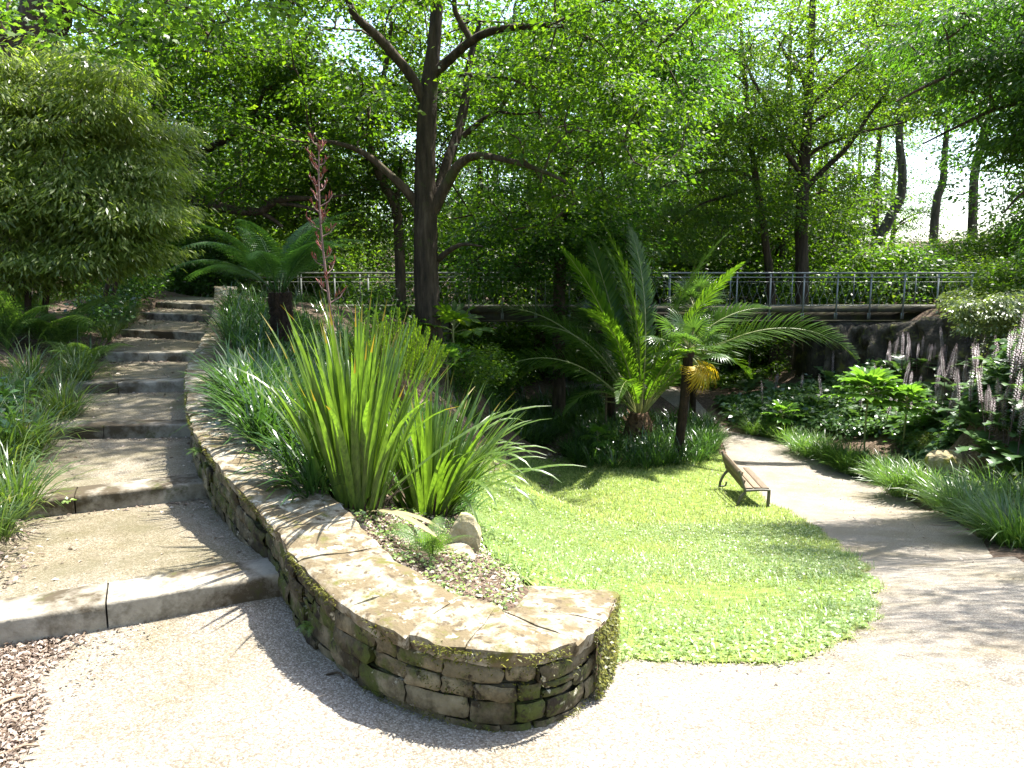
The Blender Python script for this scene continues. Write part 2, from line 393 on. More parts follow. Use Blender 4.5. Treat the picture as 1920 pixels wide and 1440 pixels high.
prof_y = [3.3, 5, 7, 9, 11, 13, 14.5, 16, 18, 21, 25, 30, 38]
prof_z = [-.18, -.70, -1.25, -1.8, -2.25, -2.70, -2.93, -3.05, -3.1, -3.05, -2.8, -2.4, -1.7]
common = []
for y, z in zip(prof_y, prof_z):                       # the dip that holds lawn and path
    for k in (.12, .30):
        common.append((k * y + .3, y, z))
    if y > 13: common.append((.0, y, z + (.0 if y > 16 else .05)))
for y, z, x in ((3.3, -.15, 2.6), (5, -.55, 3.9), (7, -1.1, 5.0), (3, -.1, 5), (5, -.3, 8)): common.append((x, y, z))
def on_profile(px, py, dx=0.0):
    d = ray(px, py); ys = np.linspace(3, 38, 3000); zs = CAM_H + d[2] * ys / d[1]; i = int(np.argmax(zs < np.interp(ys, prof_y, prof_z))); return (d[0] * ys[i] / d[1] + dx, ys[i], float(np.interp(ys[i], prof_y, prof_z)))
for p in ((1300, 743), (1365, 808), (1480, 836), (1560, 868), (1640, 908), (1740, 958), (1840, 1010), (1920, 1056)):
    common += [on_profile(*p), on_profile(*p, -1.3), on_profile(*p, .35)]
common += [W(1635, 850, 18.6), W(1770, 865, 16.8), W(1850, 945, 12.6), W(1990, 1010, 9.6), W(1850, 720, 19), W(1700, 690, 22), W(1500, 770, 22.5),
           W(1640, 705, 23), W(1990, 900, 12.6), W(1960, 760, 16.4), W(1890, 575, 18.5), W(1990, 560, 16), W(1850, 560, 23), W(1600, 640, 28),
           (14, 8, .6), (18, 14, 2.0), (16, 24, .6), (13, 24.5, .2), (18, 30, 1.2), (12, 30, -.2), (25, 40, 2), (30, 20, 3), (20, 5, 1.5)]
common += [(-11.5, 25, .55), (-15, 20, 1.7), (-9, 25, .5), (-6.5, 25, .3), (-4.2, 24.5, -.3), (-2.6, 24.5, -1.4), (-1.2, 24.5, -2.4), (-12, 32, .8), (-4, 32, -1.4), (-18, 36, 1.2),
           (0, 50, -.4), (-20, 55, 2), (20, 55, 1), (45, 45, 3), (-45, 40, 4), (0, 90, 3), (60, 90, 5), (-60, 90, 6), (-40, 10, 5), (50, 0, 4), (0, -25, .5), (-25, -10, 2), (25, -15, 2),
           (-1.6, 18, -.35), (-.6, 19, -1.6), (.6, 1.2, 0.02), (3.5, 1, .02)]
STEP_PX = [((0, 1163), (496, 1080), 3.55), ((10, 945), (372, 905), 4.95), ((60, 800), (357, 796), 6.4), ((170, 718), (356, 714), 7.9),
           ((195, 661), (381, 661), 9.4), ((225, 618), (387, 624), 11), ((265, 586), (393, 592), 12.6), ((287, 566), (398, 571), 14.2)]
RISER = .115
STEPS = []
for l, r, D in STEP_PX:
    Pr = W(*r, D); Pl = atz(*l, Pr[2])
    ax = unit(Pl - Pr); STEPS.append((Pr, Pr + ax * max(1.5, np.linalg.norm(Pl - Pr) + .1), Pr[2]))
left_pts = [(0, 1.5, 0), (-3, 1.8, .02), (-1.25, 2.8, 0), (0, 2.25, -.02), (.5, 2.75, -.08), (1.5, 2.3, -.05), (.5, 3.25, -.12), (-2.4, 2.5, .02), (-1.35, 3.4, .01), (-4.5, 2.0, .25)]
for Pr, Pl, z in STEPS:
    o = unit(Pl - Pr)
    iw = np.array([o[1], -o[0], 0]); iw = iw if iw[1] > 0 else -iw
    left_pts += [(*(Pr + iw * .35)[:2], z - .05), (*(.5 * (Pr + Pl) + iw * .35)[:2], z - .05), (*(Pl + o * .05 + iw * .3)[:2], z), (*(Pl + o * 1.0)[:2], z + .22), (*(Pl + o * 2.6)[:2], z + .62), (*(Pl + o * 5.5)[:2], z + 1.2)]
_p, _q, _z = STEPS[0]; left_pts += [(*(_p * (1 - f) + _q * f)[:2] + np.array([.03, -.09]), 0.0) for f in (-.1, .25, .6, 1.0, 1.6)]
left_pts += [(-6.4, 16.2, 1.06), (-8.2, 17, 1.08), (-6.9, 19, 1.0), (-10, 21, 1.0)]
bed_pts = [W(670, 945, 4.6), W(805, 955, 4.8), W(530, 670, 9.3), W(730, 760, 8.8), W(480, 640, 9), (-.55, 3.75, .26), (-.95, 4.2, .33), (-.25, 3.2, .23), (.0, 3.12, .2), (.2, 3.3, .08), (-.1, 3.7, .16), (-1.45, 4.9, .44),
           (-1.75, 5.5, .5), (-2.1, 6.4, .52), (-2.5, 7.6, .55), (-3.1, 9, .66), (-3.7, 10.6, .8), (-4.5, 12.6, .95), (-5, 14.2, 1.1), (-4.2, 16, .9), (-5.5, 18, .95),
           (.35, 4.2, -.16), (.05, 4.9, -.2), (-.1, 5.6, -.42), (-.4, 6.6, -.55), (-.7, 8, -.7), (-.9, 10, -.9), (-1.2, 12, -.95), (-.6, 14, -1.4), (.2, 11, -1.9), (.3, 8.5, -1.4), (.2, 14, -2.5), (-1.9, 14, -.3), (-2.6, 11, .2)]
T1, T2 = TPS(common + left_pts), TPS(common + bed_pts)

# wall: outer face on plan, with foot and top heights, from the hooked end beside the lawn to the head of the stairs
WALL = np.array([(.46, 3.26, .20), (.37, 2.94, .235), (.25, 2.70, .27), (.08, 2.555, .30), (-.12, 2.54, .312), (-.41, 2.65, .325), (-.72, 2.92, .348), (-1.01, 3.32, .385), (-1.27, 3.74, .43),
                 (-1.58, 4.12, .50), (-1.99, 4.75, .57), (-2.38, 5.45, .61), (-2.74, 6.25, .635), (-3.36, 7.72, .68), (-3.82, 9.1, .77), (-4.38, 10.8, .90), (-5.0, 12.6, 1.10), (-5.40, 13.7, 1.33), (-5.6, 14.25, 1.40)])
WALL_W = .36
WS = smooth_path(WALL, 8)
wd = unit(np.gradient(WS[:, :2], axis=0))
WN = np.stack([wd[:, 1], -wd[:, 0]], -1)                # towards the bed
if np.dot(WN[40], [1, .3]) < 0: WN = -WN
WSL = np.concatenate([[0], np.cumsum(np.linalg.norm(np.diff(WS[:, :2], axis=0), axis=1))])
def wall_at(s, depth=0.0):
    """plan point, inward normal, top height at arc length s"""
    s = np.asarray(s, float)
    g = lambda a: np.interp(s, WSL, a)
    n = unit(np.stack([g(WN[:, 0]), g(WN[:, 1])], -1))
    p = np.stack([g(WS[:, 0]), g(WS[:, 1])], -1) + n * np.asarray(depth)[..., None]
    return p, n, g(WS[:, 2])
_c = WS[:, :2] + WN * WALL_W * .5
_c = np.vstack([_c, _c[-1] + (_c[-1] - _c[-4]) * 12])
def side(XY):
    """signed distance to the wall's middle line, positive on the bed side"""
    XY = np.asarray(XY, float).reshape(-1, 2); a, b = _c[:-1], _c[1:]; best = np.full(len(XY), 1e9); sg = np.zeros(len(XY))
    for p, q in zip(a, b):
        d = q - p; t = np.clip(((XY - p) @ d) / (d @ d), 0, 1); r = XY - p - t[:, None] * d
        dist = np.hypot(r[:, 0], r[:, 1]); cr = d[0] * (XY[:, 1] - p[1]) - d[1] * (XY[:, 0] - p[0])
        m = dist < best; best[m] = dist[m]; sg[m] = np.sign(cr[m])
    return best * -sg
if side([(-.3, 3.6)])[0] < 0:
    _s0 = side; side = lambda XY: -_s0(XY)
def T(XY):
    XY = np.asarray(XY, float).reshape(-1, 2)
    w = np.clip(side(XY) / .2 + .5, 0, 1); w = w * w * (3 - 2 * w)
    return T1(XY) * (1 - w) + T2(XY) * w
def Tz(x, y): return float(T([(x, y)])[0])
def G(px, py, far=140):
    """where the sight line through a picture point meets the ground"""
    d = ray(px, py); t = np.concatenate([np.linspace(1.2, 30, 500), np.linspace(30.1, far, 300)])
    P = np.array([0, 0, CAM_H]) + d * t[:, None]; g = P[:, 2] - T(P[:, :2])
    i = np.argmax(g < 0)
    if g[i] >= 0: return P[-1]
    k = g[i - 1] / (g[i - 1] - g[i]); q = P[i - 1] + (P[i] - P[i - 1]) * k
    return q

def inside(XY, poly):
    XY = np.asarray(XY, float); x, y = XY[:, 0], XY[:, 1]; c = np.zeros(len(XY), bool); p = np.asarray(poly)[:, :2]
    for (x1, y1), (x2, y2) in zip(p, np.roll(p, -1, 0)):
        m = (y1 > y) != (y2 > y)
        c ^= m & (x < (x2 - x1) * (y - y1) / (y2 - y1 + 1e-12) + x1)
    return c
def scatter(poly, n, jitter=None):
    p = np.asarray(poly)[:, :2]; lo, hi = p.min(0), p.max(0); out = np.zeros((0, 2))
    while len(out) < n:
        q = lo + rng.random((max(n * 2, 100), 2)) * (hi - lo); out = np.vstack([out, q[inside(q, p)]])
    return out[:n]
def resample(poly, step, closed=True, rough=0.0):
    p = np.asarray(poly)[:, :2]
    if closed: p = np.vstack([p, p[:1]])
    l = np.concatenate([[0], np.cumsum(np.linalg.norm(np.diff(p, axis=0), axis=1))])
    s = np.linspace(0, l[-1], max(4, int(l[-1] / step)), endpoint=not closed)
    q = np.stack([np.interp(s, l, p[:, 0]), np.interp(s, l, p[:, 1])], -1)
    return q + (rng.random(q.shape) - .5) * rough

def sheet(name, poly, lift, material, step=.25, edge=.08, rough=.02, kind='structure', skirt=.06, zf=None):
    """a surface lying on the ground inside a plan outline, with a short turned-down edge"""
    e = resample(poly, edge, True, rough)
    lo, hi = e.min(0), e.max(0)
    gx, gy = np.meshgrid(np.arange(lo[0], hi[0], step), np.arange(lo[1], hi[1], step))
    g = np.stack([gx.ravel(), gy.ravel()], -1) + (rng.random((gx.size, 2)) - .5) * step * .3
    g = g[inside(g, e)]
    n = len(e)
    V, _, F, *_ = delaunay_2d_cdt([Vector(v) for v in np.vstack([e, g])], [(i, (i + 1) % n) for i in range(n)], [], 1, 1e-5)
    V = np.array([tuple(v) for v in V]); z = (zf or T)(V) + lift
    mb = MB(); V3 = np.column_stack([V, z]); F = np.array([f for f in F if len(f) == 3])
    a = V3[F]; up = np.cross(a[:, 1] - a[:, 0], a[:, 2] - a[:, 0])[:, 2] < 0; F[up] = F[up][:, ::-1]
    mb.add(V3, F)
    ez = (zf or T)(e) + lift; top = np.column_stack([e, ez]); bot = np.column_stack([e, ez - skirt]); i = np.arange(n); j = (i + 1) % n
    mb.add(np.vstack([top, bot]), np.stack([i, j, j + n, i + n], -1))
    o = mb.build(name, material, smooth=True)
    return tag(o, kind=kind)

# ------------------------------------------------------------------ ground
def axis_grid(lo, hi, f0, f1, fine, coarse):
    a = [f0]
    while a[-1] < f1: a.append(a[-1] + fine)
    s = fine
    while a[-1] < hi: s = min(s * 1.12, coarse); a.append(a[-1] + s)
    b = [f0]; s = fine
    while b[-1] > lo: s = min(s * 1.12, coarse); b.append(b[-1] - s)
    return np.array(b[:0:-1] + a)
gx, gy = axis_grid(-170, 170, -6.5, 7, .09, 8), axis_grid(-40, 240, 1.6, 15, .09, 8)
GX, GY = np.meshgrid(gx, gy); XY = np.stack([GX.ravel(), GY.ravel()], -1)
Z = T(XY)
Z += .012 * np.sin(XY[:, 0] * 9.1 + 3 * np.sin(XY[:, 1] * 4.3)) * np.sin(XY[:, 1] * 8.3)
Z = np.clip(Z, -4.5, 9)
# keep the soil below treads and paving
STAIR_POLY = [tuple(p[:2]) for p in [STEPS[0][0]] + [s[0] for s in STEPS]] + [tuple(s[1][:2]) for s in STEPS[::-1]]
for (Pr, Pl, z), (Qr, Ql, z2) in zip(STEPS[:-1], STEPS[1:]):
    o = unit(Pl - Pr); m = inside(XY, [(Pr - o * .25)[:2], Pl[:2] - o[:2] * .12, Ql[:2] - unit(Ql - Qr)[:2] * .12, (Qr - unit(Ql - Qr) * .25)[:2]])
    Z[m] = np.minimum(Z[m], z - .13)
# path and lawn outlines, from the picture
lawn_px = [(1150, 1243), (1250, 1243), (1330, 1247), (1400, 1240), (1480, 1235), (1560, 1222), (1610, 1185), (1632, 1140), (1640, 1108), (1625, 1075), (1598, 1048), (1560, 1015), (1520, 985), (1478, 958),
           (1440, 944), (1412, 915), (1385, 885), (1365, 862)]
lawn = [G(*p)[:2] for p in lawn_px] + [G(x, y)[:2] for x, y in ((1345, 850), (1200, 868), (1060, 858), (960, 850), (900, 885), (880, 930), (895, 990), (920, 1040), (985, 1090))] + [np.array([.28, 3.34])]
_e = resample(np.array(lawn[:len(lawn_px)]), .07, False)
_q = .035 * np.sin(np.arange(len(_e)) * .9 + 2 * np.sin(np.arange(len(_e)) * .23)) + .03 * np.sin(np.arange(len(_e)) * .31 + 1)
_t = unit(np.gradient(_e, axis=0)); _e = _e + np.stack([-_t[:, 1], _t[:, 0]], -1) * _q[:, None] + (rng.random(_e.shape) - .5) * .03
lawn = list(_e) + lawn[len(lawn_px):]; lawn_edge = list(_e)
outer = [wall_at(s, .1)[0] for s in np.linspace(0.03, WSL[np.argmin(np.abs(WS[:, 1] - 3.62) + (WS[:, 0] > -1) * 9)], 22)]
right_px = [(1060, 703), (1180, 699), (1240, 716), (1300, 743), (1335, 780), (1365, 808), (1440, 822), (1480, 836), (1560, 868), (1640, 908), (1740, 958), (1840, 1010), (1920, 1056), (2150, 1200)]
far_px = [(1362, 850), (1352, 822), (1312, 795), (1272, 768), (1238, 742), (1150, 728), (1055, 724)]
left_px = [(-90, 1560), (20, 1440), (62, 1345), (48, 1270), (128, 1193)]
path_poly = outer[::-1] + lawn_edge + [G(*p)[:2] for p in far_px] + [G(*p)[:2] for p in right_px] + [np.array([5.5, .9]), np.array([-1.4, .9])] + [G(*p)[:2] for p in left_px] + [STEPS[0][0][:2] + (STEPS[0][1] - STEPS[0][0])[:2] * .75 + np.array([.03, .06])]
mp = inside(XY, path_poly) | inside(XY, lawn); Z[mp] -= .035
nx = len(gx); ii = (np.arange(len(gy) - 1)[:, None] * nx + np.arange(nx - 1)[None]).ravel()
mb = MB(); mb.add(np.column_stack([XY, Z]), np.stack([ii, ii + 1, ii + nx + 1, ii + nx], -1))
tag(mb.build('ground', M['soil'], smooth=True), kind='structure')
sheet('path', path_poly, .004, M['path'], step=.16, edge=.06, rough=.018)
sheet('lawn', lawn, .012, M['turf'], step=.16, edge=.06, rough=.03)

# ------------------------------------------------------------------ stairs
stairs = thing('garden_stairs', 'eight shallow stone-edged gravel steps climbing beside the low wall', 'stairs', tuple(STEPS[0][0]))
def kerb_block(A, B, z, riser, inward, dep=.26):
    """one rounded kerb block from A to B (plan), its front on the line AB"""
    L = np.linalg.norm(B - A); d = (B - A) / L; k = max(3, int(L / .16)); r = .013
    sec = np.array([(0.0, -riser - .12), (0.002, -riser * .5), (0.0, -r * 1.3), (r * .35, -r * .3), (r * 1.3, 0), (dep * .5, .002), (dep - .008, 0), (dep, -.012), (dep, -riser)])
    V = []
    for i, t in enumerate(np.linspace(0, L, k + 1)):
        w = (rng.random((len(sec), 2)) - .5) * .007; e = .003 if i in (0, k) else 0
        for (a, h), (wa, wh) in zip(sec, w):
            P = A + d * (t + (e if i == 0 else -e)) + inward * (a + wa + (e if a < .1 else 0)); V.append((P[0], P[1], z + h + wh - e * .6))
    n = len(sec); F = [(i * n + j, i * n + j + 1, (i + 1) * n + j + 1, (i + 1) * n + j) for i in range(k) for j in range(n - 1)]
    mb = MB(); mb.add(V, F); mb.add(V, [tuple(range(n))[::-1][:n]] ); mb.add(V, [tuple(range(k * n, k * n + n))])
    return mb
for i, (Pr, Pl, z) in enumerate(STEPS):
    a2, b2 = Pr[:2], Pl[:2]; d = unit(b2 - a2); inward = np.array([d[1], -d[0]])
    if inward[1] < 0: inward = -inward
    a2 = a2 - d * .10
    cuts = [0, .84, 1.75, 2.6][:max(2, 1 + int(np.ceil(np.linalg.norm(b2 - a2) / .9)))]
    L = np.linalg.norm(b2 - a2)
    if i == 0: cuts = [0, .80, 1.72, 2.6]
    else: cuts = list(np.linspace(0, L, len(cuts)) + np.concatenate([[0], (rng.random(len(cuts) - 2) - .5) * .2, [0]]))
    for c0, c1 in zip(cuts[:-1], cuts[1:]):
        kerb_block(a2 + d * (c0 + .0012), a2 + d * (c1 - .0012), z, RISER + (.04 if i == 0 else .0), inward).build('kerb_stone', M['kerb'], stairs, smooth=False)
    # the tread behind it
    if i < 7:
        Qr, Ql, z2 = STEPS[i + 1]; dq = unit((Ql - Qr)[:2]); q0 = Qr[:2] - dq * .12; q1 = Ql[:2] + dq * .05; zb = z2 - RISER
    else:
        q0, q1, zb = np.array([-6.0, 17.4]), np.array([-9.2, 18.6]), z + .02
    mb = MB(); nu, nv = 16, 18; p0, p1 = a2 + inward * .262, b2 + inward * .262 + d * .05
    V = []
    for v in np.linspace(0, 1, nv + 1):
        for u in np.linspace(0, 1, nu + 1):
            P = (p0 * (1 - v) + q0 * v) * (1 - u) + (p1 * (1 - v) + q1 * v) * u
            V.append((P[0], P[1], (z - .006) * (1 - v) + zb * v + .006 * math.sin(P[0] * 3 + P[1] * 5) * (v * (1 - v) * 4) + .035 * max(0, u - .8) * (1 if u < 1 else -.4)))
    mb.add(V, [(r * (nu + 1) + c, r * (nu + 1) + c + 1, (r + 1) * (nu + 1) + c + 1, (r + 1) * (nu + 1) + c) for r in range(nv) for c in range(nu)])
    mb.build('tread', M['tread'], stairs, smooth=True)

# ------------------------------------------------------------------ low stone wall
wall = thing('retaining_wall', 'low curved wall of rough mossy stones with broad pale coping beside the stairs', 'wall', (0.0, 2.7, 0.0))
COPE = .070
def foot(s):
    p, n, zt = wall_at(s, -.12); return T1(p) - .05
mb = MB()                                               # dark joint filling, set back behind the stones
ss = np.linspace(.03, WSL[-1] - .03, 160); pa, n_, zt = wall_at(ss, .035); pb, *_ = wall_at(ss, WALL_W - .03); zf = foot(ss) - .15
ring = [np.column_stack([pa, zf]), np.column_stack([pa, zt - COPE - .004]), np.column_stack([pb, zt - COPE - .004]), np.column_stack([pb, zf - .6])]
V = np.stack(ring, 1).reshape(-1, 3); k = np.arange(len(ss) - 1)[:, None] * 4; j = np.arange(3)[None]
mb.add(V, np.stack([k + j, k + j + 1, k + j + 5, k + j + 4], -1).reshape(-1, 4)); mb.add(V, [(0, 3, 2, 1), tuple(len(V) - 4 + np.array([0, 1, 2, 3]))])
mb.build('mortar_core', M['core'], wall)
def stone_mesh(s0, s1, h0, h1, d0, d1, zref):
    """one wall stone, in wall coordinates: along s, height h above the foot, depth d from the face"""
    g = .0035; s0, s1, h0, h1 = s0 + g, s1 - g, h0 + g * .9, h1 - g * .9
    u = np.array([0, .07, .36, .66, .93, 1]); v = np.array([0, .14, .5, .86, 1]); V = []; nu, nv = len(u), len(v)
    bul = .004 + .009 * rng.random(); tilt = (rng.random(2) - .5) * .022; ph = rng.random(4) * 9
    skew = (rng.random(4) - .5) * np.array([.014, .014, .009, .009])
    for b in v:
        for a in u:
            e = min(a, 1 - a, .1) / .1; f = min(b, 1 - b, .2) / .2
            dep = d0 - bul * (e ** .5) * (f ** .5) + tilt[0] * (a - .5) + tilt[1] * (b - .5) + .005 * math.sin(ph[0] + a * 9) * math.sin(ph[1] + b * 7)
            S = s0 + (s1 - s0) * a + skew[0] * (b - .5) + .004 * math.sin(ph[2] + b * 8); Hh = h0 + (h1 - h0) * b + skew[2] * (a - .5) + .003 * math.sin(ph[3] + a * 7)
            if (a in (0, 1)) and (b in (0, 1)): dep += .004; S += (.5 - a) * .007; Hh += (.5 - b) * .006
            V.append((S, Hh, dep))
    n0 = len(V); V += [(s0, h0, d1), (s1, h0, d1), (s1, h1, d1), (s0, h1, d1)]
    F4 = [(r * nu + c, r * nu + c + 1, (r + 1) * nu + c + 1, (r + 1) * nu + c) for r in range(nv - 1) for c in range(nu - 1)]
    V = np.array(V); P, n_, _ = wall_at(V[:, 0], V[:, 2]); Z = zref(V[:, 0]) + V[:, 1]
    mb = MB(); X = np.column_stack([P, Z]); mb.add(X, F4)
    mb.add(X, [(n0, n0 + 1, nu - 1, 0), (n0 + 2, n0 + 3, (nv - 1) * nu, nv * nu - 1), (n0 + 3, n0, 0, (nv - 1) * nu), (n0 + 1, n0 + 2, nv * nu - 1, nu - 1)])
    return mb
S_FACE = WSL[-1] - .02
s_vis = float(np.interp(6.6, WS[:, 1][60:], WSL[60:]))
total_h = lambda s: wall_at(s)[2] - COPE - foot(s)
NC = 4
course_cut = np.array([0, .25, .53, .76, 1.0])
n_st = 0
for c in range(NC):
    s = .0 - rng.random() * .12
    while s < s_vis:
        ln = .10 + .20 * rng.random() ** 1.1; a, b = max(s, .004), min(s + ln, s_vis); s += ln
        if b - a < .05: continue
        m = .5 * (a + b); H = float(total_h(np.array([m]))[0])
        h0, h1 = H * course_cut[c] + (0 if c == 0 else (rng.random() - .5) * .008), H * course_cut[c + 1]
        if c in (1, 2) and rng.random() < .16 and b - a < .2:     # now and then two thin stones in one course
            hm = .5 * (h0 + h1)
            for x0, x1 in ((h0, hm), (hm, h1)):
                stone_mesh(a, b, x0, x1, .004 + rng.random() * .014, .12, foot).build('stone', M['stone'], wall); n_st += 1
            continue
        stone_mesh(a, b, h0, h1, -.004 + rng.random() * .022 + (.006 if c == 0 else 0), .13, foot).build('stone', M['stone'], wall); n_st += 1
# the end of the hook, and the far pillar end facing the stairs
fs = MB()
s = s_vis
while s < S_FACE:
    ln = .18 + .15 * rng.random(); b = min(s + ln, S_FACE); m = .5 * (s + b); H = float(total_h(np.array([m]))[0])
    for c in range(4):
        x = stone_mesh(s, b, H * c / 4, H * (c + 1) / 4, rng.random() * .015, .12, foot)
        fs.V += x.V; fs.F += [F + fs.n for F in x.F]; fs.M += x.M; fs.n += x.n
    s = b
tag(fs.build('far_stones', M['stone'], wall), kind='stuff')
# coping: broad irregular flags, each its own
def coping_mesh(s0, s1, k0, k1):
    u = np.linspace(0, 1, 7); v = np.array([0, .05, .28, .52, .76, .96, 1]); V = []; g = .0012; ph = rng.random(6) * 9; lift = (rng.random() - .5) * .004; o0, o1 = .012 + rng.random(2) * .022
    for b in v:
        for a in u:
            d = -o0 - .01 * math.sin(ph[0] + a * 11) * math.sin(ph[1] + a * 5) + (WALL_W + o0 + o1 * .4) * b
            S = s0 + g + (s1 - s0 - 2 * g) * a + (k0 * (1 - a) + k1 * a) * (b - .5) + .004 * math.sin(ph[4] + b * 12) * (0 < a < 1)
            e = min(a, 1 - a) / .16; f = min(b, 1 - b) / .05; rim = -.006 * (1 - min(1, e * 2)) - .010 * (1 - min(1, f))
            V.append((S, d, lift + rim + .006 * math.sin(ph[2] + a * 6 + b * 3) + .005 * math.sin(ph[3] + b * 9 - a * 7) + .004 * (rng.random() - .5)))
    nu, nv = len(u), len(v); top = np.array(V); bot = top.copy(); bot[:, 2] = -COPE
    bot[:, 1] += np.where(top[:, 1] < .05, .012, 0)
    A = np.vstack([top, bot]); P, n_, zt = wall_at(np.clip(A[:, 0], 0, WSL[-1]), A[:, 1]); X = np.column_stack([P, zt + A[:, 2]])
    F = [(r * nu + c, r * nu + c + 1, (r + 1) * nu + c + 1, (r + 1) * nu + c) for r in range(nv - 1) for c in range(nu - 1)]
    N = nu * nv; rimi = [c for c in range(nu)] + [r * nu + nu - 1 for r in range(1, nv)] + [(nv - 1) * nu + c for c in range(nu - 2, -1, -1)] + [r * nu for r in range(nv - 2, 0, -1)]
    mb = MB(); mb.add(X, F)
    mb.add(X, [(rimi[i], rimi[(i + 1) % len(rimi)], rimi[(i + 1) % len(rimi)] + N, rimi[i] + N) for i in range(len(rimi))])
    return mb
s = 0.0
cope_cuts = [0.0]
while cope_cuts[-1] < WSL[-1]:
    cope_cuts.append(cope_cuts[-1] + .24 + .26 * rng.random())
cope_cuts[-1] = WSL[-1]
cope_sk = (rng.random(len(cope_cuts)) - .5) * .10; cope_sk[0] = cope_sk[-1] = 0
for a, b, k0, k1 in zip(cope_cuts[:-1], cope_cuts[1:], cope_sk[:-1], cope_sk[1:]):
    coping_mesh(a, b, k0, k1).build('coping_stone', M['coping'], wall)
# tufts of moss along the outer lip and in the face joints
mb = MB(); n = 7000
ms = rng.random(n) ** 1.5 * 8.0
keep = np.sin(ms * 7.1) + np.sin(ms * 17.3 + 1) + 1.6 * rng.random(n) > .75
ms = ms[keep]; n = len(ms); p, nn, zt = wall_at(ms, -.018 - rng.random(n) * .012 + (rng.random(n) < .3) * rng.random(n) * .06)
root = np.column_stack([p, zt - .018 - rng.random(n) ** 2 * .05])
az = np.arctan2(-nn[:, 1], -nn[:, 0]) + (rng.random(n) - .5) * 2.4
ribbons(mb, root, az, .008 + rng.random(n) * .022, .004 + .004 * rng.random(n), .5 + rng.random(n) * 1.2, rng.random(n) * 1.4, segs=2)
n = 7000; ms = rng.random(n) * 6.5; hh = rng.random(n) ** 1.6; ok = np.sin(ms * 5.3 + hh * 3) + np.sin(ms * 2.1) * .7 + np.sin(hh * 9 + ms) > .75; ms, hh = ms[ok], hh[ok]; n = len(ms)
p, nn, zt = wall_at(ms, -.012 + rng.random(n) * .02); f0 = foot(ms)
ribbons(mb, np.column_stack([p, f0 + .03 + (zt - f0 - .1) * hh]), np.arctan2(-nn[:, 1], -nn[:, 0]) + (rng.random(n) - .5) * 2, .006 + rng.random(n) * .012, .005, .8 + rng.random(n), rng.random(n), segs=2)
tag(mb.build('moss', M['moss'], wall), kind='stuff')
# ------------------------------------------------------------------ park bench
bx, by = W(1418, 940, 14.55)[:2]; bz = Tz(bx, by)
bench = thing('park_bench', 'timber slat park bench with curved iron legs at the lawn edge facing the path', 'bench', (4.83, 14.95, 0), R(-4))
bench.location.z = Tz(4.9, 14.9) + .01
BL = 1.62
def bar(mb, prof, y, w):
    """flat bar following a side profile of (x, z, half thickness)"""
    Pn = smooth_path(prof, 5); t = unit(np.gradient(Pn[:, :2], axis=0)); nn = np.stack([-t[:, 1], t[:, 0]], -1) * Pn[:, 2:3]
    a, b = Pn[:, :2] + nn, Pn[:, :2] - nn; n = len(Pn); V = []
    for (ax_, az_), (cx_, cz_) in zip(a, b): V += [(ax_, y - w, az_), (ax_, y + w, az_), (cx_, y + w, cz_), (cx_, y - w, cz_)]
    F = [(i * 4 + j, i * 4 + (j + 1) % 4, i * 4 + 4 + (j + 1) % 4, i * 4 + 4 + j) for i in range(n - 1) for j in range(4)]
    mb.add(V, F); mb.add(V, [(3, 2, 1, 0), tuple(len(V) - 4 + np.arange(4))])
leg0 = MB(); bar(leg0, [(.235, 0, .027), (.245, .2, .027), (.25, .40, .026)], 0, .024); bar(leg0, [(.275, .418, .019), (.1, .425, .019), (-.12, .408, .02), (-.22, .405, .02)], 0, .024)
rear0 = MB(); bar(rear0, [(-.36, 0, .022), (-.345, .12, .022), (-.28, .27, .023), (-.20, .37, .024)], 0, .024); bar(rear0, [(-.20, .37, .024), (-.245, .50, .024), (-.345, .80, .02)], 0, .024)
bar(rear0, [(-.345, .02, .014), (-.24, -.004 + .04, .014), (-.215, .12, .013)], 0, .018)
lm, rm = leg0.mesh('leg', M['iron']), rear0.mesh('rear_leg', M['iron'])
for y in (-BL / 2, BL / 2):
    part('leg', lm, bench, (0, y, 0)); part('rear_leg', rm, bench, (0, y, 0))
def slat_mesh(w, t):
    mb = MB(); r = .006; sec = np.array([(-w / 2 + r, -t / 2), (w / 2 - r, -t / 2), (w / 2, -t / 2 + r), (w / 2, t / 2 - r), (w / 2 - r, t / 2), (-w / 2 + r, t / 2), (-w / 2, t / 2 - r), (-w / 2, -t / 2 + r)])
    V = [(a, y, b) for y in (-BL / 2 + .03, BL / 2 - .03) for a, b in sec]
    mb.add(V, [(j, (j + 1) % 8, 8 + (j + 1) % 8, 8 + j) for j in range(8)]); mb.add(V, [tuple(range(8))[::-1], tuple(range(8, 16))]); return mb.mesh('slat', M['wood'])
sm, bm_ = slat_mesh(.142, .032), slat_mesh(.168, .03)
for x, z in ((-.125, .437), (.03, .447), (.185, .443)): part('seat_slat', sm, bench, (x, 0, z), (0, R(-2 if x < 0 else 1), 0))
for d in (.10, .275): part('back_slat', bm_, bench, (-.205 - d * .30, 0, .425 + d * .95), (0, R(-72), 0))

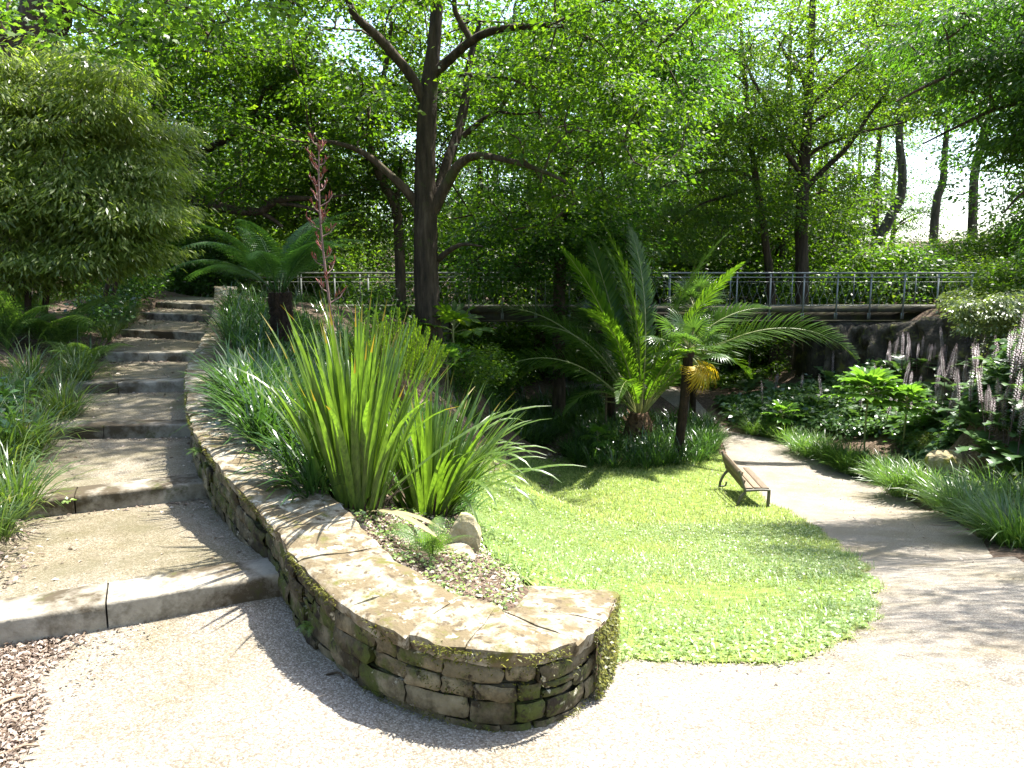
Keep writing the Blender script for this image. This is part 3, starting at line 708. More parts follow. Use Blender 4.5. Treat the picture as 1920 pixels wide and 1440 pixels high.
# ------------------------------------------------------------------ footbridge
BY, BX0, BX1, DZ = 24.5, -12.6, 15.9, .56
bridge = thing('footbridge', 'long flat footbridge with a galvanised railing spanning the dip behind the palm', 'bridge', (2.0, BY, DZ))
mb = MB(); box(mb, BX0, BX1, BY - .06, BY + 2.0, DZ - .10, DZ); box(mb, BX0, BX1, BY - .11, BY - .06, DZ - .17, DZ + .025); mb.build('deck', M['beam'], bridge)
mb = MB(); box(mb, BX0 + .2, BX1, BY + .16, BY + .46, DZ - .50, DZ - .102); box(mb, BX0 + .2, BX1, BY + .13, BY + .16, DZ - .5, DZ - .44); mb.build('beam', M['beam'], bridge)
mb = MB(); box(mb, BX0 + .2, BX1, BY + 1.5, BY + 1.8, DZ - .50, DZ - .102); mb.build('beam', M['beam'], bridge)
post_x = np.arange(BX0 + .35, BX1 - 1.0, 1.085)
pm = MB(); box(pm, -.022, .022, -.03, .01, -.38, 1.06); box(pm, -.05, .05, -.012, .0, -.40, -.19); box(pm, -.034, .034, -.045, -.03, .93, .98); pmesh = pm.mesh('post', M['steel'])
for x in post_x: part('post', pmesh, bridge, (x - 2.0, -.12, 0))
fm = MB(); box(fm, -.016, .016, -.02, .01, 0, 1.06); fmesh = fm.mesh('far_post', M['steel'])
for x in post_x[::2] + .4: part('post', fmesh, bridge, (x - 2.0, 1.98, 0))
for y, h, r in ((-.14, 1.10, .026), (-.15, .955, .022), (1.98, 1.08, .024)):
    mb = MB(); xs = np.linspace(BX0, BX1, 30); tube(mb, np.column_stack([xs - 2, np.full(30, y), np.full(30, h)]), r * .8, 8); part('handrail', mb.mesh('handrail', M['steel'], True), bridge)
wv = MB()                                               # wavy wire infill of one bay
for k in range(8):
    zz = np.linspace(.06, .80, 13); a = .1 + .124 * k
    tube(wv, np.column_stack([a + .055 * np.sin(zz / .74 * np.pi * 2) * (1 if k % 2 else -1), np.full(13, -.13 + .004 * (k % 2)), zz]), .0045, 4, cap=False)
tube(wv, [(.03, -.13, .05), (1.055, -.13, .05)], .007, 4); tube(wv, [(.03, -.13, .81), (1.055, -.13, .81)], .007, 4)
wvm = wv.mesh('wire_panel', M['steel'])
for x in post_x[:-1]: part('wire_panel', wvm, bridge, (x - 2.0, 0, 0))
mb = MB(); pz = Tz(11.9, BY) - 1
V = np.array([(10.2, BY + .05), (16.4, BY - .3), (16.4, BY + 2.2), (10.4, BY + 2.2)])
nz_ = 9; nx_ = 14; top = DZ - .505; bot = -3.2
VV = []
for i in range(nz_ + 1):
    for j in range(nx_ + 1):
        f = j / nx_; VV.append((10.2 + 6.2 * f, BY + .12 - .5 * f + .09 * math.sin(i * 2.1 + j * 1.3) + .06 * math.sin(j * 3.7 - i), bot + (top - bot) * i / nz_))
mb.add(VV, [(r * (nx_ + 1) + c, r * (nx_ + 1) + c + 1, (r + 1) * (nx_ + 1) + c + 1, (r + 1) * (nx_ + 1) + c) for r in range(nz_) for c in range(nx_)])
box(mb, 10.22, 16.3, BY + .3, BY + 2.2, bot, top)
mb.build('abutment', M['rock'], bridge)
mb = MB(); box(mb, -2.9, -2.1, BY + .1, BY + 1.9, -2.2, DZ - .503); mb.build('pier', M['beam'], bridge)

# ------------------------------------------------------------------ rock face on the right bank
def rock_mesh(r, seed, rough=.28, sub=3, mat_=None):
    import bmesh
    b = bmesh.new(); bmesh.ops.create_icosphere(b, subdivisions=sub, radius=1.0)
    q = np.random.default_rng(seed); ph = q.random((7, 3)) * 6; fr = 1.1 + q.random((7, 3)) * 2.6
    pl = unit(q.normal(size=(9, 3))); pd = .62 + q.random(9) * .3
    for v in b.verts:
        c = np.array(v.co); n = sum(math.sin(float(fr[k] @ c) + ph[k, 0]) * (.5 ** (k * .4)) for k in range(7)) / 3
        for a, d in zip(pl, pd):
            t = float(a @ c)
            if t > d: c = c - a * (t - d) * .85
        v.co = Vector(c * (1 + rough * n) * np.array(r))
    me = bpy.data.meshes.new('rock'); b.to_mesh(me); b.free(); me.materials.append(mat_ or M['rock']); return me
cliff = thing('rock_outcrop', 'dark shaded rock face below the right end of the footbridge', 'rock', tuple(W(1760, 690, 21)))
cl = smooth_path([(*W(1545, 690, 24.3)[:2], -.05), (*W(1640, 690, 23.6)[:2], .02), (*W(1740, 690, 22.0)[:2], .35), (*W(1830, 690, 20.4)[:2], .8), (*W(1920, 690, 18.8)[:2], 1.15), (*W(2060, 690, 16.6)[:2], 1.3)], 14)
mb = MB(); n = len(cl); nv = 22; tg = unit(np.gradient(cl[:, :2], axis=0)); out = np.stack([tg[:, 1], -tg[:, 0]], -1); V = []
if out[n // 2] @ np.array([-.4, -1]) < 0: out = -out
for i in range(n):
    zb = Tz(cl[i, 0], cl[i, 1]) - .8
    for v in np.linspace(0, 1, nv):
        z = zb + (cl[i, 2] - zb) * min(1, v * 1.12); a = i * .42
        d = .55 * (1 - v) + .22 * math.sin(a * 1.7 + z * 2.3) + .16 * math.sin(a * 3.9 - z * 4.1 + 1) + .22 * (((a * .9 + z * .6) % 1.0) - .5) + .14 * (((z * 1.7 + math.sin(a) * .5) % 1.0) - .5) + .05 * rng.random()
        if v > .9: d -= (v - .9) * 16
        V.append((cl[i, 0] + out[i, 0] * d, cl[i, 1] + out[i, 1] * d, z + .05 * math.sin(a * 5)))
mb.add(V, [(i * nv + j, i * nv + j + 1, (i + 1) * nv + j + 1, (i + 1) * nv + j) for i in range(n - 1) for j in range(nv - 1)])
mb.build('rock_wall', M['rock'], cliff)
def rock(px, py, r, seed, label, sink=.35, mat_='mossrock', name='rock'):
    g = G(px, py); o = bpy.data.objects.new(name, rock_mesh(r, seed, .34, 3, M[mat_])); link(o); o.location = (g[0], g[1], g[2] + r[2] * (1 - sink) * .6); o.rotation_euler = (0, 0, seed)
    return tag(o, label, 'rock')
rock(1772, 884, (.42, .3, .34), 3, 'yellowish mossy boulder among the plants on the right bank', .2, name='mossy_rock')
rock(1612, 868, (.26, .2, .2), 9, 'small tan rock at the foot of the tall fatsia stem', .3)
rock(872, 1030, (.10, .08, .15), 4, 'upright grey stone at the bed edge behind the second flax', .25)
rock(858, 1040, (.13, .09, .035), 5, 'pale flat stone lying in the bed above the low weeds', .5, 'coping')
rock(1015, 1112, (.10, .06, .03), 6, 'pale low stone lying against the hooked wall end', .5, 'coping')
rock(955, 1085, (.06, .04, .022), 8, 'small pale stone between the bed soil and the lawn', .5, 'coping')
# two canes of a low rail by the palm
rail = thing('cane_rail', 'low rail of two thin bamboo canes behind the date palm', 'rail', tuple(W(1150, 780, 21.6)))
for (a, b) in (((1128, 744), (1196, 745)), ((1130, 752), (1170, 757))):
    mb = MB(); tube(mb, [W(*a, 21.5), W(*b, 21.2)], .022, 6); mb.build('cane', M['rachis'], rail)
for x in (1137, 1190):
    mb = MB(); p = W(x, 738, 21.5); tube(mb, [p, (p[0], p[1], Tz(p[0], p[1]) - .1)], .03, 6); mb.build('post', M['twig'], rail)
# ------------------------------------------------------------------ flax clumps
def flax(name, label, loc, n, L, spread, seed, dirbias=None, extra=None):
    global rng
    old, rng = rng, np.random.default_rng(seed)
    root = thing(name, label, 'flax plant', loc)
    prof = np.array([.7, .85, .95, 1, 1, .97, .88, .72, .52, .30, .03])
    for k in range(n):
        mb = MB(); u = rng.random() ** .6; az = rng.random() * 2 * np.pi; r = .02 + .13 * u
        pitch = .03 + u * spread * (.75 + .5 * rng.random()); ln = L * (.72 + .36 * rng.random()) * (1 - .12 * u)
        ribbons(mb, [(r * math.cos(az), r * math.sin(az), -.03)], az + (rng.random() - .5) * .7, ln, .027 + .014 * rng.random(), pitch * .8, (.08 + .5 * u * rng.random() + (.7 if rng.random() < .07 else 0)), 10, 2.0, prof, keel=.35, twist=(rng.random() - .5) * 1.6, m=0, tipm=1, tipfrac=.28)
        mb.build('leaf', [M['flax'], M['flaxtip']], root, world=False)
    for (az, ln, w, pitch, droop, q, dry) in (extra or []):
        mb = MB(); ribbons(mb, [(.1 * math.cos(az), .1 * math.sin(az), 0)], az, ln, w, pitch, droop, 12, q, np.concatenate([[.7, .85], np.ones(7), [.95, .8, .5, .05]]), keel=.25, twist=.3)
        mb.build('leaf', M['flaxdry'] if dry else M['flax'], root, world=False)
    # dead brown sheaths at the foot
    mb = MB(); k = 70; az = rng.random(k) * 6.28; rr = .08 + .09 * rng.random(k)
    ribbons(mb, np.column_stack([rr * np.cos(az), rr * np.sin(az), np.full(k, -.03)]), az, .08 + .22 * rng.random(k), .02, .2 + .9 * rng.random(k), 1.2 * rng.random(k), 3)
    tag(mb.build('dead_sheaths', M['fibre'], root, world=False), kind='stuff')
    rng = old
    return root
p1 = G(668, 952); p2 = G(802, 962)
D1 = p1[1]; s1 = np.hypot(D1, 1.4) / FPX
f1 = flax('flax_plant', 'tall upright flax clump with a long flower stalk beside the wall', tuple(p1), 135, 372 * s1 * 1.08, .38, 21,
          extra=[(3.4, .62, .03, .2, 2.75, 1.1, 0), (3.3, .58, .03, .12, 2.7, 1.0, 0), (2.75, 1.0, .036, .62, .35, 1.6, 0), (.35, 1.25, .034, .9, .75, 2.2, 0), (-.9, .8, .03, 1.25, .55, 1.2, 1), (-.7, .62, .028, 1.3, .5, 1.2, 1), (2.6, .62, .028, .85, .95, 1.5, 0)])
f2 = flax('flax_plant', 'shorter arching flax clump at the lawn edge beside the taller one', tuple(p2), 115, 268 * s1 * 1.18, .74, 22,
          extra=[(.0, 1.0, .03, 1.0, .75, 2.0, 0), (.15, .8, .026, .75, 1.1, 2.0, 0), (-.5, .85, .026, .7, 1.9, 1.7, 0), (-1.0, .7, .024, .6, 2.1, 1.6, 0), (-.2, .9, .028, .8, 1.5, 2.2, 0), (.5, .9, .03, .6, .9, 2, 0), (-2.0, .5, .024, .8, 1.8, 1.5, 1)] + [(-1.1 + 2.2 * k / 15, .75 + .3 * ((k * 7) % 5) / 5, .026, .45 + .3 * ((k * 3) % 4) / 4, 1.0 + 1.2 * ((k * 5) % 7) / 7, 2.2, 0) for k in range(16)])
# the flower stalk, a part of the taller clump, with pods on short side branches
sp = [W(672, 935, D1), W(648, 760, D1 + .02), W(628, 640, D1 + .05), W(613, 530, D1 + .05), W(602, 430, D1 + .05), W(598, 350, D1 + .05), W(598, 275, D1 + .05)]
mb = MB(); spp = smooth_path(sp, 6); tube(mb, spp, np.linspace(.011, .0035, len(spp)), 6)
stalk = mb.build('flower_stalk', M['stalk'], f1, smooth=True)
for k in range(26):
    t = .44 + .56 * (k / 25) ** .9; i = t * (len(spp) - 1); b = spp[int(i)] + (spp[min(int(i) + 1, len(spp) - 1)] - spp[int(i)]) * (i % 1)
    az = k * 2.4 + rng.random() * .6; ln = (.05 + .06 * rng.random()) * (1.25 - .6 * t) * .95
    e = b + np.array([math.cos(az) * ln, math.sin(az) * ln, ln * .85]); mid = b * .5 + e * .5 + np.array([math.cos(az), math.sin(az), -.6]) * ln * .15
    mb = MB(); tube(mb, [b, mid, e], [.004, .003, .002], 4, cap=False)
    npod = 6; q = rng.random(npod) * .75 + .3; P = b + (e - b) * q[:, None]
    dirs = unit(np.column_stack([np.cos(az) * .5 + (rng.random(npod) - .5) * 1.3, np.sin(az) * .5 + (rng.random(npod) - .5) * 1.3, .9 + rng.random(npod) * .6]))
    for P_, d_, l_ in zip(P, dirs, .024 + .02 * rng.random(npod)):
        tube(mb, [P_, P_ + d_ * l_ * .45, P_ + d_ * l_], [.0014, .0036, .001], 5, m=1, cap=False)
    o = mb.build('flower_branch', [M['stalk'], M['pod']], None); o.parent = stalk
    o.data.transform(Matrix.Translation(-f1.location))

# ------------------------------------------------------------------ fern fronds
def frond_mesh(name, L, npin, pin, rise, droop, matl, fine=10, seed=0, stem=.12, width_pow=.6, pitch_first=0.0, rach=None):
    """one fern frond along +x: stalk, side pinnae, each edged with small pinnules"""
    q = np.random.default_rng(seed); mb = MB(); n = npin
    t = np.linspace(0, 1, 24); th = rise + droop * t ** 1.3
    st = L / 23; P = np.vstack([[0, 0, 0], np.cumsum(np.column_stack([np.cos(th[:-1]) * st, np.zeros(23), np.sin(th[:-1]) * st]), 0)])
    tube(mb, P, np.linspace(.009, .0015, 24) * (L / 1.2) ** .5, 5, m=1, cap=False)
    pos, ax, nr, ll, ww = [], [], [], [], []
    for k in range(n):
        u = stem + (1 - stem) * k / n; f = u * 23; i = min(int(f), 22); b = P[i] + (P[i + 1] - P[i]) * (f - i); tg = unit(P[i + 1] - P[i])
        up = np.array([-tg[2], 0, tg[0]]); v = (u - stem) / (1 - stem)
        pl = pin * min(1, (v / .22 + .25)) * (1 - v) ** width_pow + .01
        for s in (-1, 1):
            d = unit(np.array([0, s, 0]) + tg * (.35 + .35 * v) - up * .12 + (q.random(3) - .5) * .08)
            m = np.linspace(.08, 1, fine); dr = -up * (m[:, None] ** 2) * .22 * pl
            c = b + d * (m * pl)[:, None] + dr
            for e in (-1, 1):
                dd = unit(tg * e * 1.0 + d * .55); pos.append(c); ax.append(np.repeat(dd[None], fine, 0)); nr.append(np.repeat((up + d * .1)[None], fine, 0))
                ll.append(pl * .19 * (1.12 - m) + .004); ww.append(np.full(fine, pl / fine * 1.05))
    leaves(mb, np.vstack(pos), np.vstack(ax), np.vstack(nr), np.concatenate(ll), np.concatenate(ww))
    return mb.mesh(name, [matl, rach or matl])
tfm = [frond_mesh('frond', 1.42, 32, .27, R(56), R(-84), M['treefern'], 11, k, .17, .7) for k in range(3)]
tf0 = G(525, 672); TFY = 9.0
tfb = W(528, 668, TFY); tft = W(524, 548, TFY - .05)
tfern = thing('tree_fern', 'tree fern with a shaggy dark trunk and feathery fronds behind the flax', 'tree fern', (tfb[0], tfb[1], Tz(tfb[0], tfb[1])))
mb = MB(); Pt = smooth_path([np.array(tfern.location) - (0, 0, .1), tfb * .5 + tft * .5 + np.array([.01, 0, 0]), tft], 8); tube(mb, Pt, np.linspace(.13, .135, len(Pt)), 14, wob=.25)
k = 1500; i = rng.integers(0, len(Pt), k); az = rng.random(k) * 6.28
ribbons(mb, Pt[i] + np.column_stack([np.cos(az), np.sin(az), rng.random(k) * .2]) * .125, az, .05 + .09 * rng.random(k), .006, .3 + rng.random(k), 1.5 * rng.random(k), 2)
mb.build('trunk', M['fibre'], tfern)
NF = 17
for k in range(NF):
    az = k * 2 * np.pi / NF * 1.0 + rng.random() * .35; inner = k % 3 == 0
    part('frond', tfm[k % 3], tfern, Vector(tft) - tfern.location + Vector((.06 * math.cos(az), .06 * math.sin(az), 0)), ((rng.random() - .5) * .3, R(-14 - 12 * rng.random()) if inner else R(18 - 24 * rng.random()), az), .88 + .22 * rng.random())

# ------------------------------------------------------------------ date palm
def palm_frond(name, L, bend, n, leaf, seed, rise=0.0, phi=0.0):
    q = np.random.default_rng(seed); mb = MB(); t = np.linspace(0, 1, 30); th = rise - bend * t ** 1.7; st = L / 29
    P = np.vstack([[0, 0, 0], np.cumsum(np.column_stack([np.cos(th[:-1]) * st, np.zeros(29), np.sin(th[:-1]) * st]), 0)])
    tube(mb, P, np.linspace(.032, .004, 30), 6, m=1, cap=False)
    for s in (-1, 1):
        u = np.linspace(.14, .995, n); f = u * 29; i = np.minimum(f.astype(int), 28); b = P[i] + (P[i + 1] - P[i]) * (f - i)[:, None]; tg = unit(P[i + 1] - P[i])
        up = np.column_stack([-tg[:, 2], np.zeros(n), tg[:, 0]]); ll = leaf * np.minimum(1, .35 + (u - .14) * 4) * np.minimum(1, (1.04 - u) * 3.2) * (.9 + .2 * q.random(n))
        d = unit(s * (np.array([0, math.cos(phi), 0]) + up * math.sin(phi)) * (.85 + .15 * q.random((n, 1))) + tg * (.45 + .75 * u[:, None]) + up * (.32 + .5 * q.random((n, 1)) - .25))
        sd = unit(np.cross(d, up)); w = .024
        V = []
        for m, ww, dr in ((0, .7, 0), (.4, 1, .03), (.75, .7, .13), (1, .05, .26)):
            c = b + d * (ll * m)[:, None] - np.array([0, 0, 1.0]) * (ll * dr)[:, None]
            V.append(np.stack([c - sd * w * ww, c + sd * w * ww], 1))
        V = np.stack(V, 1).reshape(-1, 3); bb = (np.arange(n) * 8)[:, None, None] + (np.arange(3) * 2)[None, :, None]
        mb.add(V, (bb + np.array([0, 1, 3, 2])).reshape(-1, 4))
    return mb.mesh(name, [M['palm'], M['rachis']])
pg = G(1196, 838); PY = pg[1]
palm = thing('date_palm', 'large date palm with long arching feathery fronds behind the lawn', 'palm', tuple(pg))
mb = MB(); tube(mb, [(0, 0, -.2), (0, 0, .3), (.01, 0, .65), (.02, 0, .95)], [.40, .40, .36, .24], 14, wob=.12)
k = 90; zz = rng.random(k) * .9; az = rng.random(k) * 6.28
ribbons(mb, np.column_stack([np.cos(az) * (.36 - .1 * zz), np.sin(az) * (.36 - .1 * zz), zz - .1]), az, .16 + .2 * rng.random(k), .07, .35 + .35 * rng.random(k), .3, 2, prof=np.array([1, .8, .35]), keel=.4)
mb.build('trunk', M['palmbase'], palm, world=False)
pf = [palm_frond('frond', 5.3, b, 92, .56, 50 + k) for k, b in enumerate((1.15, .62, 1.75))] + [palm_frond('frond', 5.3, b, 92, .56, 60 + k, 0, p) for k, (b, p) in enumerate(((1.8, .95), (1.2, .8), (1.8, -.95), (1.2, -.8)))]
crown = Vector((.02, 0, .92))
PF = [  # azimuth (0 = picture right, 90 = away), elevation, length factor, variant, roll
    (-8, 52, 1.22, 3, 0), (16, 60, .95, 4, 0), (186, 48, .9, 5, 0), (166, 58, 1.0, 6, 0), (200, 62, .8, 6, 0), (100, 84, .95, 1, .9), (260, 86, 1.0, 1, -1.3), (60, 80, 1.05, 1, 1.1), (320, 78, 1.0, 1, .6), (140, 74, 1.02, 1, -.8),
    (230, 70, .8, 0, 0), (285, 56, .72, 0, 0), (330, 58, .78, 4, 0), (40, 58, .9, 4, 0), (80, 55, .9, 0, 0), (120, 52, .9, 0, 0), (250, 50, .62, 2, 0), (150, 40, .85, 2, 0), (30, 44, .9, 2, 0), (190, 74, .95, 1, .5), (350, 70, .9, 1, -.6), (215, 40, .55, 2, 0)]
for az, el, s, v, roll in PF:
    o = part('frond', pf[v], palm, crown + Vector((math.cos(R(az)) * .1, math.sin(R(az)) * .1, 0)), (0, 0, 0), s)
    o.rotation_mode = 'QUATERNION'
    o.rotation_quaternion = (Matrix.Rotation(R(az), 3, 'Z') @ Matrix.Rotation(R(-el), 3, 'Y') @ Matrix.Rotation(roll, 3, 'X')).to_quaternion()

# ------------------------------------------------------------------ fan palms
def fan_mesh(name, r, n, matl, seed, droop=.3, stem=.5):
    q = np.random.default_rng(seed); mb = MB(); tube(mb, [(0, 0, 0), (stem * .5, 0, .03), (stem, 0, 0)], [.012, .009, .008], 5, m=1, cap=False)
    c = np.array([stem, 0, 0])
    for a in np.linspace(-2.5, 2.5, n):
        l = r * (1 - .12 * abs(a) / 2.5) * (.9 + .2 * q.random()); d = np.array([math.cos(a), math.sin(a), -.12 + .1 * q.random()]); s = np.array([-math.sin(a), math.cos(a), 0]); V = []
        for m, w in ((.03, .25), (.45, 1), (.75, .6), (1, .05)):
            P = c + d * l * m - np.array([0, 0, 1]) * l * droop * max(0, m - .35) ** 2 * 1.6; ww = w * r * .5 * math.pi / n * .62
            V += [P - s * ww, P + np.array([0, 0, ww * .5]), P + s * ww]
        mb.add(V, [(i * 3 + j, i * 3 + j + 1, i * 3 + j + 4, i * 3 + j + 3) for i in range(3) for j in range(2)])
    return mb.mesh(name, [matl, M['rachis']])
fan_g = [fan_mesh('fan_leaf', .42, 30, M['fan'], k, .25 + .15 * k) for k in range(2)]; fan_y = [fan_mesh('dead_leaf', .36, 26, M['fanyellow'], 9 + k, .8 + .3 * k, .42) for k in range(2)]
def fan_palm(label, foot, head, y, rad, green, yellow, s=1.0):
    b = W(*foot, y); t = W(*head, y); z = Tz(b[0], b[1])
    root = thing('fan_palm', label, 'palm', (b[0], b[1], z)); mb = MB(); P = smooth_path([(b[0], b[1], z - .1), .5 * (b + t) + np.array([.03, 0, 0]), t], 7); tube(mb, P, np.linspace(rad, rad * 1.15, len(P)), 12, wob=.25)
    k = 500; i = rng.integers(0, len(P), k); a = rng.random(k) * 6.28
    ribbons(mb, P[i] + np.column_stack([np.cos(a), np.sin(a), rng.random(k)]) * rad, a, .05 + .08 * rng.random(k), .012, .4 + rng.random(k), rng.random(k), 2); mb.build('trunk', M['fibre'], root)
    T_ = Vector(t) - root.location
    for k in range(green):
        az = k * 2.4; el = R(75 - 95 * (k / green)); part('fan_leaf', fan_g[k % 2], root, T_, (0, -el, az), s * (.85 + .3 * rng.random()))
    for az, el in yellow: part('dead_leaf', fan_y[int(az) % 2], root, T_ + Vector((0, 0, -.12)), (0, R(el), R(az)), s)
    return root
fan_palm('slim fan palm with yellow dying leaves right of the date palm', (1272, 815), (1292, 655), 18.4, .11, 15, [(-14, 36), (-30, 62), (8, 58), (20, 24), (-4, 78), (-50, 45)], 1.3)
fan_palm('fan palm with fresh green leaves just below the footbridge railing', (1300, 720), (1303, 580), 22.6, .10, 18, [], 1.3)
fan_palm('dark low fan palm in the shade left of the date palm', (1150, 770), (1120, 620), 22.0, .13, 18, [], 1.35)
# ------------------------------------------------------------------ trees
def ell(n, c, r, lo=.35):
    d = unit(rng.normal(size=(n, 3))); q = (lo ** 3 + (1 - lo ** 3) * rng.random(n)) ** (1 / 3)
    return np.asarray(c, float) + d * q[:, None] * np.asarray(r, float)
def spray(mb, C, rad, n, L, Wd, flat=.45, droop=.35, ctr=None, m=0, tilt=.55, fold=.12):
    """leaf sprays round the twig ends C"""
    k = len(C); c = np.repeat(C, n, 0); N = k * n; rr = np.repeat(np.broadcast_to(rad, (k,)) * (.6 + .7 * rng.random(k)), n)
    off = rng.normal(size=(N, 3)) * np.array([1, 1, flat]) * .55; off *= np.minimum(1, 1.7 / np.maximum(np.linalg.norm(off, axis=1), 1e-6))[:, None]
    pos = c + off * rr[:, None]
    out = unit(off + 1e-6) + (rng.random((N, 3)) - .5) * 1.3; out[:, 2] = out[:, 2] * .5 - droop
    nrm = np.array([0, 0, 1.0]) + rng.normal(size=(N, 3)) * tilt
    s = .5 + 1.0 * rng.random(N)
    leaves(mb, pos, out, nrm, L * s, Wd * s, m, fold)
def twigs(mb, skel, C, r0=.022, sag=.12, lim=9.0):
    S = np.asarray(skel, float); order = np.argsort(np.min(np.linalg.norm(C[:, None] - S[None], axis=-1), 1)) if len(C) < 900 else np.arange(len(C))
    pts = [*S]
    for i in order:
        P = np.array(pts); d = np.linalg.norm(P - C[i], axis=1); j = int(np.argmin(d))
        if d[j] > lim: continue
        a, b = P[j], C[i]; L = d[j]; n = rng.normal(size=3) * L * .09
        mid1, mid2 = a + (b - a) * .35 + n + np.array([0, 0, L * .07]), a + (b - a) * .7 + n * .6 + np.array([0, 0, L * .06])
        tube(mb, [a, mid1, mid2, b], np.array([1, .75, .5, .25]) * min(r0 * (1 + L * .25), .06), 4, cap=False); pts += [mid2, b]
def pxpath(rows, k=5):
    P = smooth_path([(*W(a, b, y), w * y / FPX / 2) for a, b, y, w in rows], k); return P[:, :3], np.maximum(P[:, 3], .006)
def tree(name, label, trunk, limbs, blobs, leafm, L=.11, Wd=.065, rad=.7, per=140, bark='bark', flat=.45, droop=.35, root=None, keep=None, sides=12, group=None, tw=.022, tilt=.55, lim=9.0, Y_thin=True):
    base = W(*trunk[0][:3]) if root is None else np.asarray(root, float)
    z = Tz(base[0], base[1]); o = thing(name, label, 'tree', (base[0], base[1], z), group=group)
    rows = list(trunk); P, r = pxpath(rows)
    P = np.vstack([[base[0], base[1], z - .3], [base[0], base[1], z + .05], P]) if P[0, 2] - z > .25 else P
    r = np.concatenate([[r[0] * 1.5, r[0] * 1.22], r]) if len(P) != len(r) else r
    mb = MB(); P2 = smooth_path(np.column_stack([P, r]), 3); tube(mb, P2[:, :3], P2[:, 3], sides, wob=.10); mb.build('trunk', M[bark], o, smooth=True)
    skel = [P2[len(P2) // 2:, :3]]
    for lb in limbs:
        Q, q = pxpath(lb); mb = MB(); tube(mb, Q, q, 8, wob=.1); mb.build('limb', M[bark], o, smooth=True); skel.append(Q[2:])
    skel = np.vstack(skel); cs = []
    for c, rr, n, *rest in blobs:
        c = W(*c[1:]) if c[0] == 'px' else c; cs.append(ell(n, c, rr, *(rest or [.3])))
    C = np.vstack(cs)
    if keep is not None: C = C[keep(C)]
    if Y_thin: C = C[~((C[:, 1] > 16.5) & (C[:, 2] > CAM_H + .36 * C[:, 1]) & (rng.random(len(C)) < .55))]
    mb = MB(); twigs(mb, skel[::2], C, tw, lim=lim); tag(mb.build('twigs', M[bark], o), kind='stuff')
    mb = MB(); spray(mb, C, rad, per, L, Wd, flat, droop, tilt=tilt); mb.build('crown', M[leafm], o)
    return o
def clear_trunk(x0, x1, yfront, z0=-5, z1=7.2):
    """no low sprays hang between the open side and the trunk"""
    def f(C):
        px = 960 + FPX * C[:, 0] / np.maximum(C[:, 1], .1)
        return ~((px > x0) & (px < x1) & (C[:, 1] < yfront) & (C[:, 2] < z1 * C[:, 1] / yfront))
    return f
Yo = 18.0
oak = tree('oak_tree', 'big dark oak in the middle with a tall trunk and spreading crooked limbs',
    [(806, 640, Yo, 52), (800, 540, Yo, 47), (798, 430, Yo, 44), (797, 330, Yo, 39), (800, 230, Yo, 36), (806, 150, Yo, 30), (815, 70, Yo, 24), (822, -60, Yo, 20), (818, -220, Yo, 14), (826, -400, Yo, 6)],
    [[(800, 200, Yo, 22), (775, 150, Yo - .2, 19), (745, 110, Yo - .4, 18), (705, 66, Yo - .6, 16), (665, 28, Yo - .8, 14), (645, -20, Yo - 1, 11), (610, -90, Yo - 1.6, 6)],
     [(806, 145, Yo, 18), (845, 110, Yo - .2, 17), (885, 76, Yo - .5, 15), (930, 56, Yo - .9, 13), (990, 50, Yo - 1.2, 11), (1050, 48, Yo - 1.5, 8), (1110, 75, Yo - 1.8, 5)],
     [(885, 78, Yo - .5, 12), (866, 45, Yo - .5, 11), (852, 10, Yo - .6, 9), (858, -60, Yo - .7, 5)],
     [(812, 395, Yo, 24), (838, 345, Yo - .2, 20), (862, 308, Yo - .5, 17), (895, 292, Yo - .8, 13), (950, 300, Yo - 1.2, 11), (1010, 318, Yo - 1.6, 8), (1060, 340, Yo - 1.9, 5)],
     [(815, 385, Yo + .1, 20), (836, 310, Yo + .5, 19), (858, 250, Yo + .8, 18), (872, 190, Yo + 1, 16), (880, 120, Yo + 1.2, 12), (900, 40, Yo + 1.4, 8)],
     [(868, 255, Yo + .6, 11), (905, 225, Yo + .5, 10), (935, 205, Yo + .4, 9), (958, 172, Yo + .2, 7), (980, 140, Yo, 4)],
     [(932, 208, Yo + .4, 6), (972, 214, Yo, 4), (1010, 210, Yo, 3)],
     [(783, 385, Yo, 19), (757, 352, Yo - .2, 16), (728, 325, Yo - .3, 14), (698, 298, Yo - .4, 12), (668, 280, Yo - .5, 10), (630, 268, Yo - .7, 7), (585, 262, Yo - .9, 4)],
     [(822, 486, Yo, 13), (845, 468, Yo - .3, 10), (870, 458, Yo - .5, 6), (905, 462, Yo - .8, 3)],
     [(860, 140, Yo - .3, 9), (905, 142, Yo - .8, 8), (950, 146, Yo - 1.3, 6), (1000, 165, Yo - 1.6, 4)]],
    [((-2.2, 18.5, 9.0), (7.6, 6.5, 5.0), 330), ((-1.2, 20.5, 5.6), (6.0, 3.5, 3.4), 110), ((1.2, 17, 5.2), (2.8, 2.4, 2.2), 46), ((-4.8, 18, 5.6), (2.2, 2, 1.8), 26), ((-1.2, 12.3, 9.4), (3.6, 3.2, 1.7), 46), ((-3.0, 14.5, 9.5), (2.6, 2.6, 1.4), 22), ((-.6, 9.7, 9.2), (2.1, 2.3, 1.0), 40)],
    'oak', .108, .066, .62, 190, keep=lambda C: clear_trunk(735, 880, 18.2, z1=7.6)(C) & ~((np.abs(960 + FPX * C[:, 0] / C[:, 1] - 660) < 40) & (np.abs(C[:, 2] - CAM_H - C[:, 1] * .30) < .03 * C[:, 1])))
